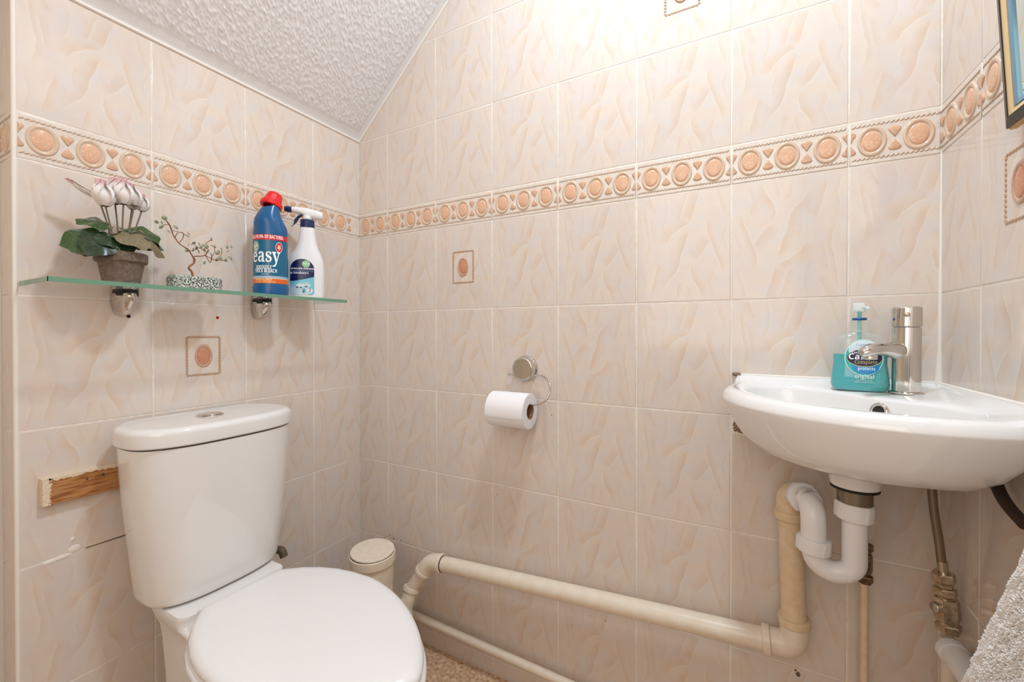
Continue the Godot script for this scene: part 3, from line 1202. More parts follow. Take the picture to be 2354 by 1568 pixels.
	mb.lathe([Vector2(0, 0.0), Vector2(0.0585, 0.0), Vector2(0.0592, 0.001), Vector2(0.0592, 0.004), Vector2(0.058, 0.0052), Vector2(0.0, 0.0058)], sc + Vector3(0, 0.3585, 0), 40, Vector3(0.045, 1, 0.03))
	part(s, "cap", mb.mesh(), M.cream)
	collar(s, sc + Vector3(0.060, 0.175, -0.045), Vector3(0.6, 0.55, -0.55), 0.0275, 0.05, M.cream, "boss")

	# heating pipe low on the wall
	var h := thing("supply_pipe", "thin cream painted pipe running just above the floor", "pipe", Vector3(0.8, 0.09, 0.02))
	straight(h, Vector3(0.02, 0.100, 0.020), Vector3(ROOM_W - 0.01, 0.066, 0.020), 0.0112, M.cream)
	for x in [1.0]:
		mb = MB.new()
		mb.rbox(Vector3(x - 0.008, 0.072, 0.0), Vector3(x + 0.008, 0.106, 0.012), 0.002)
		part(h, "pipe_clip", mb.mesh(), M.cream)

	# hot pipe with its small valve behind the trap
	var v := thing("valve_pipe", "thin upright cream pipe with a brass valve behind the white trap", "pipe", Vector3(1.350, 0.0, 0.034))
	var vx := Vector3(1.350, 0, 0.034)
	straight(v, vx + Vector3(0, 0.0, 0), vx + Vector3(-0.0005, 0.525, 0), 0.0066, M.ivory)
	hex_stack(v, vx + Vector3(0, 0.515, 0), Vector3.UP, [[0.0125, 0.014], [0.009, 0.004], [0.0115, 0.036], [0.009, 0.004], [0.0125, 0.014]], M.brass)
	straight(v, vx + Vector3(0, 0.58, 0), vx + Vector3(-0.012, 0.74, 0.02), 0.0062, M.satin, "braided_hose")

	# braided hose with its valve
	var f := thing("braided_hose", "braided steel tap hose with brass isolating valve by the wall corner", "hose", Vector3(1.43, 0.45, 0.095))
	var z := 0.095
	var a0 := on_z(2139, 1100, z)
	var a1 := on_z(2148, 1180, z)
	var a2 := on_z(2158, 1240, z)
	var a3 := on_z(2165, 1296, z)
	var line := curve([a0 + Vector3(-0.006, 0.05, 0), a0, a1, a2, a3], 0.0016)
	var rads := PackedFloat32Array()
	for i in line.size():
		rads.append(0.0056 + (0.0005 if i % 2 else 0.0))
	mb = MB.new()
	mb.tube(line, rads, 14)
	part(f, "braid", mb.mesh(), M.braid)
	var lean := (on_z(2183, 1468, z) - on_z(2166, 1290, z)).normalized()
	var top := on_z(2166, 1290, z)
	straight(f, top, top + lean * 0.022, 0.0066, M.satin, "ferrule")
	hex_stack(f, on_z(2168, 1316, z), lean, [[0.0150, 0.015], [0.0112, 0.008], [0.0150, 0.014], [0.0120, 0.003], [0.0165, 0.037], [0.0130, 0.003], [0.0160, 0.014]], M.pale_brass)
	var body := on_z(2177, 1400, z)
	mb = MB.new()
	mb.lathe([Vector2(0, 0), Vector2(0.0065, 0), Vector2(0.0065, 0.014), Vector2(0.008, 0.0145), Vector2(0.008, 0.020), Vector2(0.0065, 0.022), Vector2(0, 0.022)], body, 18, Vector3(-0.85, 0.12, 0.45))
	part(f, "valve_screw", mb.mesh(), M.satin)
	var foot := on_z(2184, 1478, z)
	straight(f, foot + Vector3(0, 0.006, 0), Vector3(foot.x + 0.001, 0.0, foot.z), 0.0110, M.cream, "tail_pipe")

	# white branch pipe beside it
	var k := thing("branch_pipe", "short white plastic branch pipe below the brass isolating valve", "pipe", Vector3(1.432, 0.36, 0.15))
	var b0 := on_z(2186, 1494, 0.122)
	straight(k, b0, on_z(2262, 1600, 0.205), 0.0175, M.white_plastic)
	collar(k, b0.lerp(on_z(2262, 1600, 0.205), 0.08), on_z(2262, 1600, 0.205) - b0, 0.0195, 0.014, M.white_plastic)

	# dark bracket under the far end of the basin
	var br := thing("basin_bracket", "dark rusty iron bracket under the washbasin at the mirror wall", "bracket", Vector3(1.452, 0.76, 0.27))
	mb = MB.new()
	mb.tube(curve([Vector3(1.447, 0.808, 0.205), Vector3(1.447, 0.775, 0.222), Vector3(1.446, 0.757, 0.250), Vector3(1.446, 0.746, 0.290)], 0.006), 0.0068, 12)
	part(br, "arm", mb.mesh(), mat(rgb(58, 42, 34), 0.7))


# six-sided nuts and bodies stacked along an axis: [radius, length]
func hex_stack(parent: Node3D, at: Vector3, axis: Vector3, list: Array, m: Material) -> void:
	var p := at
	axis = axis.normalized()
	for k in list:
		var mb := MB.new()
		var c: float = k[0]
		var l: float = k[1]
		mb.lathe([Vector2(0, 0), Vector2(c * 0.88, 0), Vector2(c, l * 0.15), Vector2(c, l * 0.85), Vector2(c * 0.88, l), Vector2(0, l)], p, 6 if l > 0.005 else 18, axis)
		part(parent, "valve_nut" if l > 0.005 else "valve_neck", flat_shaded(mb), m)
		p += axis * l


# ---------------------------------------------------------------- basin, tap and soap

# the basin's outline seen from above, measured from the wall corner: u away from the mirror wall, v away from the pipe wall
func sink_out(c: Vector2, dir: Vector2, r: float, wall := 0.001) -> float:
	var o := Vector2(0.110, 0.110)
	var e := c - o
	var b := e.dot(dir)
	var t := -b + sqrt(maxf(b * b - e.length_squared() + r * r, 0.0))
	if dir.x < 0:
		t = minf(t, (wall - c.x) / dir.x)
	if dir.y < 0:
		t = minf(t, (wall - c.y) / dir.y)
	return t


func sink_point(q: Vector2, y: float) -> Vector3:
	return Vector3(SINK.x - q.x, y, SINK.y + q.y)


func basin() -> void:
	var b := thing("washbasin", "small white corner washbasin fixed between the pipe wall and mirror wall", "washbasin", Vector3(1.31, 0.74, 0.15))
	var c := Vector2(0.163, 0.163)
	var n := 128
	var rings := []
	for s in 18:
		rings.append(PackedVector3Array())
	for i in n:
		var a := TAU * i / n
		var dir := Vector2(cos(a), sin(a))
		# inner bowl: follows the rim in front, leaves a deck for the tap in the corner
		var inner := sink_out(c, dir, 0.192, 0.030)
		var diag := (0.235 - c.x - c.y) / minf(dir.x + dir.y, -0.0001) if dir.x + dir.y < 0 else 9.0
		inner = minf(inner, diag)
		# soften the corners of that outline
		var soft := 0.0
		for k in 9:
			var a2 := a + (k - 4) * 0.07
			var d2 := Vector2(cos(a2), sin(a2))
			var t2 := sink_out(c, d2, 0.192, 0.030)
			if d2.x + d2.y < 0:
				t2 = minf(t2, (0.235 - c.x - c.y) / minf(d2.x + d2.y, -0.0001))
			soft += t2 / 9.0
		inner = soft
		var crest := sink_out(c, dir, 0.214, 0.008)
		var edge := sink_out(c, dir, 0.235)
		var wallside := 1.0 - smoothstep(0.004, 0.03, minf((c + dir * edge).x, (c + dir * edge).y))
		var put := func(k: int, t: float, y: float) -> void:
			rings[k].append(sink_point(c + dir * t, y))
		# underside, from the middle outwards
		var under := [[0.25, 0.7590], [0.50, 0.7620], [0.70, 0.7735], [0.82, 0.7920], [0.895, 0.8120], [0.945, 0.8290], [0.982, 0.8420], [1.0, 0.8520]]
		for k in under.size():
			put.call(k, sink_out(c, dir, 0.2345) * under[k][0], under[k][1])
		put.call(8, sink_out(c, dir, 0.2345), 0.8560)
		put.call(9, lerpf(sink_out(c, dir, 0.2300), edge, wallside), lerpf(0.8660, 0.882, wallside))
		put.call(10, lerpf(sink_out(c, dir, 0.2225), edge - 0.004, wallside), lerpf(0.8705, 0.884, wallside))
		put.call(11, lerpf(crest, edge - 0.010, wallside), lerpf(0.8720, 0.878, wallside))
		put.call(12, maxf(inner + 0.010, lerpf(inner, crest, 0.45)), 0.8712)
		put.call(13, inner + 0.003, 0.8690)
		put.call(14, inner - 0.003, 0.8620)
		put.call(15, inner * 0.93, 0.8350)
		put.call(16, inner * 0.78, 0.7950)
		put.call(17, inner * 0.45, 0.7760)
	var mb := MB.new()
	mb.loft(rings)
	part(b, "bowl", mb.mesh(), M.china)
	var m := sink_point(Vector2(0.1485, 0.150), 0)
	mb = MB.new()
	mb.lathe([Vector2(0.030, 0.772), Vector2(0.0385, 0.770), Vector2(0.0355, 0.745), Vector2(0.0335, 0.7265), Vector2(0.0325, 0.7245), Vector2(0.0, 0.7245)], m, 36)
	part(b, "outlet_boss", mb.mesh(), M.china)
	mb = MB.new()
	mb.lathe([Vector2(0, 0.7245), Vector2(0.0325, 0.7245), Vector2(0.0325, 0.7205), Vector2(0.0275, 0.7190), Vector2(0.0, 0.7190)], m, 32)
	part(b, "rubber_washer", mb.mesh(), M.rubber)
	mb = MB.new()
	var prof := [Vector2(0, 0.720)]
	for k in 12:
		prof.append(Vector2(0.0238, 0.7195 - k * 0.0026))
		prof.append(Vector2(0.0222, 0.7182 - k * 0.0026))
	prof.append(Vector2(0, 0.687))
	mb.lathe(prof, m, 32)
	part(b, "threaded_tail", mb.mesh(), M.braid)
	# overflow
	var o := sink_point(Vector2(0.1135, 0.1285), 0.846)
	var face := (sink_point(Vector2(0.163, 0.163), 0.87) - sink_point(Vector2(0.11, 0.11), 0.852)).normalized()
	mb = MB.new()
	mb.lathe([Vector2(0.0085, 0.0), Vector2(0.0085, 0.0022), Vector2(0.0105, 0.0032), Vector2(0.0135, 0.0018), Vector2(0.0142, -0.001)], o, 28, face)
	part(b, "overflow_ring", mb.mesh(), M.chrome, false, "round chrome overflow ring")
	mb = MB.new()
	mb.lathe([Vector2(0.0088, 0.0018), Vector2(0.0086, 0.0003), Vector2(0.0, 0.0003)], o, 24, face)
	part(b, "overflow_hole", mb.mesh(), M.rubber)
	mb = MB.new()
	mb.tube(PackedVector3Array([Vector3(1.15, 0.8845, 0.001), Vector3(ROOM_W - 0.002, 0.8845, 0.001), Vector3(ROOM_W - 0.001, 0.8845, 0.31)]), 0.0028, 8)
	part(b, "sealant_bead", mb.mesh(), M.caulk)
	mb = MB.new()
	mb.tube(PackedVector3Array([Vector3(ROOM_W - 0.002, 0.880, 0.002), Vector3(ROOM_W - 0.002, 0.900, 0.002), Vector3(ROOM_W - 0.001, 0.955, 0.001), Vector3(ROOM_W, 1.30, 0.0)]), [0.0075, 0.0060, 0.0032, 0.0016], 10)
	part(structure("trim_4", "white sealant bead up the tile corner behind the tap", "trim", Vector3(ROOM_W, 0.88, 0.0)), "sealant_bead", mb.mesh(), M.caulk)
	mb = MB.new()
	mb.rbox(Vector3(1.133, 0.882, 0.0005), Vector3(1.1485, 0.8895, 0.006), 0.002)
	part(b, "perished_sealant", mb.mesh(), M.mortar)


func tap() -> void:
	var at := Vector3(1.3955, 0.8715, 0.075)
	var t := thing("mixer_tap", "chrome single-lever mixer tap in the corner of the washbasin", "tap", at)
	var mb := MB.new()
	mb.lathe([Vector2(0, 0), Vector2(0.0235, 0), Vector2(0.0235, 0.002), Vector2(0.0215, 0.0045), Vector2(0.0, 0.0045)], at, 36)
	part(t, "base_flange", mb.mesh(), M.chrome)
	mb = MB.new()
	mb.lathe([Vector2(0, 0.004), Vector2(0.0190, 0.004), Vector2(0.0190, 0.004), Vector2(0.0188, 0.112), Vector2(0.0188, 0.112), Vector2(0.0170, 0.1128), Vector2(0, 0.1128)], at, 40)
	part(t, "body", mb.mesh(), M.chrome)
	mb = MB.new()
	mb.lathe([Vector2(0, 0.1135), Vector2(0.0192, 0.1135), Vector2(0.0198, 0.1145), Vector2(0.0198, 0.1145), Vector2(0.0198, 0.1440), Vector2(0.0190, 0.1462), Vector2(0.0165, 0.1468), Vector2(0, 0.1462)], at, 40)
	var cap := part(t, "lever_cap", mb.mesh(), M.chrome)
	mb = MB.new()
	mb.lathe([Vector2(0, -0.002), Vector2(0.0042, -0.002), Vector2(0.0042, 0.001), Vector2(0.003, 0.0018), Vector2(0, 0.002)], at + Vector3(-0.0052, 0.1335, 0.0192), 20, Vector3(-0.26, 0, 0.96))
	part(cap, "indicator_button", mb.mesh(), M.satin)
	# spout towards the middle of the bowl
	var dir := Vector3(-0.80, 0.0, 0.60)
	var line := PackedVector3Array()
	var loops := []
	var up := Vector3.UP
	var side := dir.cross(up).normalized()
	for k in [[0.010, 0.0120, 0.0130, 0.0], [0.020, 0.0135, 0.0140, 0.0], [0.030, 0.0140, 0.0140, 0.0], [0.040, 0.0118, 0.0118, 0.001], [0.050, 0.0100, 0.0100, 0.002], [0.060, 0.0108, 0.0104, 0.002], [0.070, 0.0120, 0.0110, 0.001], [0.079, 0.0118, 0.0104, -0.001], [0.085, 0.0095, 0.0080, -0.003], [0.0885, 0.0050, 0.0042, -0.004]]:
		loops.append(mb.ring(at + Vector3(0, 0.0735, 0) + dir * k[0] + up * k[3], side, up, k[1], k[2], 24))
	mb = MB.new()
	mb.loft(loops)
	part(t, "spout", mb.mesh(), M.chrome)
	mb = MB.new()
	mb.lathe([Vector2(0, 0), Vector2(0.0098, 0), Vector2(0.0104, 0.001), Vector2(0.0104, 0.009), Vector2(0, 0.009)], at + Vector3(0, 0.0585, 0) + dir * 0.072, 24)
	part(t, "aerator", mb.mesh(), M.chrome)


func soap() -> void:
	var at := Vector3(1.3360, 0.8708, 0.058)
	var t := thing("soap_bottle", "clear pump bottle of turquoise hand soap beside the mixer tap", "soap bottle", at)
	t.rotation.y = -0.12
	var sect := func(w: float, d: float, y: float) -> PackedVector3Array:
		var out := PackedVector3Array()
		for i in 40:
			var a := TAU * i / 40
			out.append(Vector3(w * signf(cos(a)) * pow(absf(cos(a)), 0.62), y, d * signf(sin(a)) * pow(absf(sin(a)), 0.75)))
		return out
	var shape_at := [[0.0, 0.036, 0.018], [0.003, 0.0405, 0.0205], [0.012, 0.0424, 0.0215], [0.026, 0.0414, 0.0212], [0.048, 0.0388, 0.020], [0.064, 0.0388, 0.0198], [0.085, 0.0400, 0.0198], [0.0915, 0.0390, 0.019], [0.0970, 0.0335, 0.017], [0.1005, 0.026, 0.0145], [0.1030, 0.0165, 0.0130], [0.1045, 0.0135, 0.0125], [0.1080, 0.0128, 0.0125]]
	var loops := []
	for s in shape_at:
		loops.append(sect.call(s[1], s[2], s[0]))
	var mb := MB.new()
	mb.loft(loops)
	var clear := mat(Color(0.88, 0.95, 0.95, 0.09), 0.05)
	clear.transparency = BaseMaterial3D.TRANSPARENCY_ALPHA
	part(t, "bottle", mb.mesh(), clear, true)
	loops = []
	for s in [[0.0012, 0.035, 0.017], [0.004, 0.0394, 0.0194], [0.012, 0.0413, 0.0204], [0.026, 0.0403, 0.0201], [0.048, 0.0377, 0.0189], [0.0655, 0.0378, 0.0187]]:
		loops.append(sect.call(s[1], s[2], s[0]))
	mb = MB.new()
	mb.loft(loops)
	var gel := mat(rgb(0, 178, 184), 0.08)
	gel.subsurf_scatter_enabled = true
	gel.subsurf_scatter_strength = 0.1
	part(t, "liquid_soap", mb.mesh(), gel, true, "turquoise liquid soap")
	# the printed label: film with an oval badge
	var im := Image.create(512, 512, false, Image.FORMAT_RGBA8)
	im.fill(Color(0, 0, 0, 0))
	fill_disc(im, Vector2(256, 220), 214, 200, Color(0.80, 0.92, 0.95, 1))
	fill_disc(im, Vector2(256, 224), 202, 190, Color(0.10, 0.70, 0.69, 1))
	fill_disc(im, Vector2(256, 140), 168, 104, Color(0.84, 0.92, 0.95, 1))
	fill_disc(im, Vector2(276, 320), 148, 84, Color(0.08, 0.54, 0.78, 1))
	fill_disc(im, Vector2(262, 226), 194, 98, Color(0.84, 0.80, 0.48, 1))
	fill_disc(im, Vector2(262, 223), 190, 93, Color(0.02, 0.07, 0.24, 1))
	print_text(im, "Cussons", Vector2(250, 92), 30, Color(0.35, 0.55, 0.70), false, false)
	print_text(im, "Cussons", Vector2(196, 176), 26, Color(0.95, 0.97, 1.0))
	print_text(im, "Carex", Vector2(240, 242), 66, Color(1, 1, 1), false, true, 1.2)
	print_text(im, "Complete", Vector2(280, 288), 40, Color(0.88, 0.82, 0.50), true, false)
	print_text(im, "protects", Vector2(286, 358), 34, Color(0.85, 0.95, 1.0))
	print_text(im, "original", Vector2(262, 452), 42, Color(0.82, 0.96, 0.95), false, true)
	print_text(im, "kind to hands", Vector2(262, 478), 20, Color(0.78, 0.94, 0.93), false, false)
	print_text(im, "with moisturisers", Vector2(262, 500), 20, Color(0.78, 0.94, 0.93), false, false)
	mb = MB.new()
	var rows := []
	for i in 13:
		var row := PackedVector3Array()
		for j in 13:
			var u := (j / 12.0 - 0.5) * 2
			var y := 0.0140 + 0.0810 * (1.0 - i / 12.0)
			var dd := 0.0
			for k in shape_at.size() - 1:
				if y >= shape_at[k][0] and y <= shape_at[k + 1][0]:
					dd = lerpf(shape_at[k][2], shape_at[k + 1][2], (y - shape_at[k][0]) / (shape_at[k + 1][0] - shape_at[k][0]))
			var x := u * 0.0320 + 0.0045
			var ca := pow(absf(x) / 0.0392, 1.0 / 0.62)
			var z := dd * pow(sqrt(maxf(1.0 - ca * ca, 0.0)), 0.75) + 0.0006
			row.append(Vector3(x, y, z))
		rows.append(row)
	mb.grid(rows)
	part(t, "label", mb.mesh(), printed(im, 0.25, true), true, "round label with a navy oval badge")
	# pump
	mb = MB.new()
	mb.lathe([Vector2(0, 0.1050), Vector2(0.0152, 0.1050), Vector2(0.0155, 0.1060), Vector2(0.0150, 0.1245), Vector2(0.0140, 0.1260), Vector2(0.0, 0.1260)], Vector3.ZERO, 30)
	part(t, "pump_collar", mb.mesh(), clear, true)
	mb = MB.new()
	mb.lathe([Vector2(0, 0.1260), Vector2(0.0105, 0.1260), Vector2(0.0105, 0.1305), Vector2(0.0, 0.1305)], Vector3.ZERO, 26)
	part(t, "blue_ring", mb.mesh(), mat(rgb(20, 88, 150), 0.35), true, "blue locking ring")
	mb = MB.new()
	mb.tube(PackedVector3Array([Vector3(0, 0.012, 0), Vector3(0, 0.144, 0)]), 0.0030, 12)
	part(t, "dip_tube", mb.mesh(), mat(rgb(120, 206, 204), 0.3), true)
	mb = MB.new()
	mb.rbox(Vector3(-0.0105, 0.1400, -0.007), Vector3(0.0085, 0.1570, 0.007), 0.003)
	mb.tube(PackedVector3Array([Vector3(0.004, 0.149, 0), Vector3(0.010, 0.148, 0.016), Vector3(0.011, 0.144, 0.020)]), 0.0035, 10)
	var white := mat(Color(0.93, 0.96, 0.96, 0.55), 0.15)
	white.transparency = BaseMaterial3D.TRANSPARENCY_ALPHA
	part(t, "pump_head", mb.mesh(), white, true)


# ---------------------------------------------------------------- shelf and what stands on it

const SHELF_TOP := 1.069
const SHELF_LOW := 1.061


func shelf() -> void:
	var t := thing("glass_shelf", "clear glass wall shelf with green edges on two chrome brackets", "shelf", Vector3(0.07, SHELF_LOW, 0.477))
	var z0 := 0.178
	var z1 := 0.776
	var d := 0.147
	var mb := MB.new()
	for y in [SHELF_LOW, SHELF_TOP]:
		var q := []
		for p in [Vector2(0.002, z0), Vector2(d, z0), Vector2(d, z1), Vector2(0.002, z1)]:
			q.append(mb.vert(Vector3(p.x, y, p.y)))
		if y == SHELF_LOW:
			mb.quad(q[0], q[1], q[2], q[3])
		else:
			mb.quad(q[3], q[2], q[1], q[0])
		mb.from = mb.ix.size()
	part(t, "pane", mb.mesh(), M.glass)
	for e in [[Vector3(d - 0.001, SHELF_LOW, z0), Vector3(d, SHELF_TOP, z1)], [Vector3(0.002, SHELF_LOW, z1 - 0.001), Vector3(d, SHELF_TOP, z1)], [Vector3(0.002, SHELF_LOW, z0), Vector3(d, SHELF_TOP, z0 + 0.001)]]:
		mb = MB.new()
		mb.box(e[0], e[1])
		part(t, "polished_edge", mb.mesh(), M.glass_edge)
	for z in [0.6335, 0.349]:
		mb = MB.new()
		var loops := []
		# a drop-shaped clamp, fullest under the glass
		for s in [[0.0605, 0.0165, 0.052], [0.0585, 0.0175, 0.055], [0.050, 0.0175, 0.055], [0.040, 0.0168, 0.050], [0.030, 0.0150, 0.040], [0.022, 0.0125, 0.030], [0.0165, 0.0085, 0.019], [0.0150, 0.0040, 0.010]]:
			var loop := PackedVector3Array()
			for i in 24:
				var a := PI * i / 23
				loop.append(Vector3(maxf(s[2] * pow(sin(a), 0.8), 0.0), 1.0 + s[0] - 0.0035, z + s[1] * cos(a)))
			loops.append(loop)
		mb.loft(loops)
		var b := part(t, "bracket", mb.mesh(), M.chrome, false, "chrome drop-shaped clamp")
		mb = MB.new()
		mb.rbox(Vector3(0.0, 1.0572, z - 0.0162), Vector3(0.045, 1.0598, z + 0.0162), 0.008)
		part(b, "rubber_pad", mb.mesh(), M.rubber)
		mb = MB.new()
		mb.rbox(Vector3(0.0, SHELF_LOW - 0.001, z - 0.0165), Vector3(0.012, SHELF_TOP + 0.0005, z + 0.0165), 0.002)
		part(b, "clamp_jaw", mb.mesh(), M.chrome)


func plant() -> void:
	var at := Vector3(0.078, SHELF_TOP, 0.6585)
	var t := thing("potted_cyclamen", "small white cyclamen with dark leaves in a grey clay pot", "potted plant", at)
	var mb := MB.new()
	mb.lathe([Vector2(0, 0), Vector2(0.0265, 0), Vector2(0.0275, 0.001), Vector2(0.0345, 0.043), Vector2(0.0350, 0.044), Vector2(0.0385, 0.0442), Vector2(0.0398, 0.046), Vector2(0.0402, 0.060), Vector2(0.0392, 0.0625), Vector2(0.0365, 0.0625), Vector2(0.035, 0.060), Vector2(0.0345, 0.052), Vector2(0.0, 0.052)], at, 44)
	part(t, "clay_pot", mb.mesh(), M.pot)
	mb = MB.new()
	mb.lathe([Vector2(0.0349, 0.051), Vector2(0.030, 0.055), Vector2(0.015, 0.058), Vector2(0, 0.057)], at, 20)
	part(t, "soil", mb.mesh(), M.earth)
	var crown := at + Vector3(0, 0.056, 0)
	# leaves: middle, direction of the tip, direction the face looks, length, material; the middle is found on an upright plane through the pot
	var leaves := [
		[207, 548, 0.088, Vector3(0.1, -0.30, 0.95), Vector3(0.75, 0.62, 0.18), 0.066, "leaf"],
		[226, 510, 0.070, Vector3(-0.2, 0.25, 0.9), Vector3(0.55, 0.80, 0.0), 0.050, "leaf"],
		[232, 551, 0.100, Vector3(0.55, -0.6, 0.5), Vector3(0.80, 0.40, 0.30), 0.060, "dark_leaf"],
		[212, 555, 0.066, Vector3(-0.1, -0.6, 0.8), Vector3(0.80, 0.45, 0.35), 0.050, "dark_leaf"],
		[258, 540, 0.060, Vector3(-0.4, 0.2, 0.1), Vector3(0.6, 0.75, 0.0), 0.046, "dark_leaf"],
		[312, 535, 0.070, Vector3(-0.1, 0.05, -0.95), Vector3(0.50, 0.85, 0.1), 0.058, "leaf"],
		[346, 553, 0.086, Vector3(0.1, -0.55, -0.85), Vector3(0.60, 0.60, -0.4), 0.064, "under_leaf"],
		[302, 544, 0.108, Vector3(0.75, -0.35, -0.4), Vector3(0.70, 0.70, 0.0), 0.054, "under_leaf"],
		[348, 545, 0.060, Vector3(-0.2, -0.40, -0.9), Vector3(0.4, 0.8, -0.4), 0.056, "leaf"],
		[280, 550, 0.100, Vector3(0.6, -0.5, 0.05), Vector3(0.75, 0.62, 0.0), 0.048, "dark_leaf"],
		[322, 552, 0.052, Vector3(-0.6, -0.2, -0.6), Vector3(0.2, 0.95, 0.0), 0.050, "dark_leaf"],
		[254, 545, 0.098, Vector3(0.5, -0.3, 0.3), Vector3(0.85, 0.5, 0.2), 0.044, "dark_leaf"],
		[300, 540, 0.092, Vector3(0.4, 0.1, -0.7), Vector3(0.65, 0.75, 0.0), 0.050, "dark_leaf"],
		[330, 538, 0.074, Vector3(0.0, 0.25, -0.9), Vector3(0.7, 0.6, -0.1), 0.050, "leaf"],
	]
	for l in leaves:
		var mid := on_x(l[0], l[1], l[2])
		var tip: Vector3 = l[3].normalized()
		var up: Vector3 = (l[4] - tip * tip.dot(l[4])).normalized()
		var side := tip.cross(up).normalized()
		var s: float = l[5]
		mb = MB.new()
		var rows := []
		for i in 7:
			var v := i / 6.0
			var row := PackedVector3Array()
			for j in 28:
				var a := TAU * j / 28
				# heart outline: a notch at the stalk, a soft point at the tip
				var reach := 0.50 * (1.0 - 0.42 * pow(maxf(-cos(a), 0.0), 6.0)) * (1.0 + 0.16 * pow(maxf(cos(a), 0.0), 3.0)) * (1.0 + 0.03 * sin(a * 9))
				var u := sin(a) * reach * v
				var f := cos(a) * reach * v
				var bend := -0.30 * u * u - 0.55 * pow(maxf(f + 0.1, 0.0), 2.0) + 0.05 * sin(a * 5.0 + s * 900) * v * v
				row.append(mid + s * (tip * f + side * (u * 1.02) + up * bend))
			rows.append(row)
		mb.grid(rows, true)
		var o := part(t, "leaf", mb.mesh(), M[l[6]])
		mb = MB.new()
		mb.tube(curve([crown + Vector3((mid - crown).x * 0.25, 0, (mid - crown).z * 0.25), crown.lerp(mid, 0.55) + Vector3(0, 0.006, 0), mid - tip * s * 0.42], 0.008), 0.0011, 6)
		part(o, "leaf_stalk", mb.mesh(), M.stem)
	var rng := RandomNumberGenerator.new()
	rng.seed = 3
	for k in 14:
		var a := rng.randf() * TAU
		var d := Vector3(cos(a), 0, sin(a))
		mb = MB.new()
		mb.tube(curve([crown + d * 0.010, crown + d * 0.018 + Vector3(0, 0.012, 0), crown + d * rng.randf_range(0.02, 0.032) + Vector3(0, rng.randf_range(0.018, 0.035), 0)], 0.006), 0.0010, 6)
		part(t, "stalk", mb.mesh(), M.stem)
	# flowers: foot of the blossom on the photograph, distance from the wall, height, lean
	for f in [[241, 468, 0.092, 0.046, 0.12], [264, 463, 0.070, 0.048, 0.0], [284, 464, 0.088, 0.046, 0.05], [310, 468, 0.082, 0.040, 0.2], [327, 482, 0.066, 0.034, 0.05], [226, 456, 0.058, 0.026, 1.6], [304, 478, 0.056, 0.030, 0.0]]:
		var foot := on_x(f[0], f[1], f[2])
		mb = MB.new()
		var s: float = f[3]
		for k in 5:
			var a := TAU * k / 5 + 0.4
			var out := Vector3(cos(a), 0, sin(a))
			var rows := []
			for i in 8:
				var v := i / 7.0
				mb.tint = Color(0.93, 0.90, 0.90).lerp(Color(0.90, 0.36, 0.45), smoothstep(0.72, 1.0, v) * 0.75)
				var row := PackedVector3Array()
				var half := 0.30 * sin(PI * (0.10 + 0.78 * v)) + 0.015
				for j in 5:
					var u := j / 4.0 * 2 - 1
					var splay := [0.02, 0.12, -0.06, 0.05, 0.10][k] as float
					var reach := 0.26 * sin(PI * minf(v * 1.15 + 0.1, 1.0)) + splay * v * v + 0.07 * (1 - u * u)
					var turn := out.rotated(Vector3.UP, 0.5 * v)
					var p := foot + s * (turn * reach + Vector3(0, (v - 0.10) * (1.05 - 0.3 * splay), 0) + turn.cross(Vector3.UP) * (u * half) + turn * (0.05 * sin(u * 4.0 + k))) + Vector3(0, 0, s * v * float(f[4]))
					row.append(p)
				rows.append(row)
			var base := mb.v.size()
			mb.grid(rows)
			for i in 8:
				for j in 5:
					var v := i / 7.0
					mb.col[base + i * 5 + j] = Color(0.90, 0.88, 0.87).lerp(Color(0.90, 0.33, 0.42), smoothstep(0.78, 1.0, v) * 0.8)
			mb.close()
		var o := part(t, "flower", mb.mesh(), M.petal)
		mb = MB.new()
		mb.lathe([Vector2(0, -0.004), Vector2(0.004, -0.003), Vector2(0.0062, 0.002), Vector2(0.0058, 0.006), Vector2(0, 0.007)], foot, 12)
		part(o, "calyx", mb.mesh(), M.stem)
		mb = MB.new()
		mb.tube(curve([crown + Vector3((foot - crown).x * 0.3, 0, (foot - crown).z * 0.3), crown.lerp(foot, 0.5) + Vector3(0, 0.004, (foot - crown).z * 0.12), foot], 0.008), 0.0014, 7)
		part(o, "flower_stalk", mb.mesh(), M.stem)


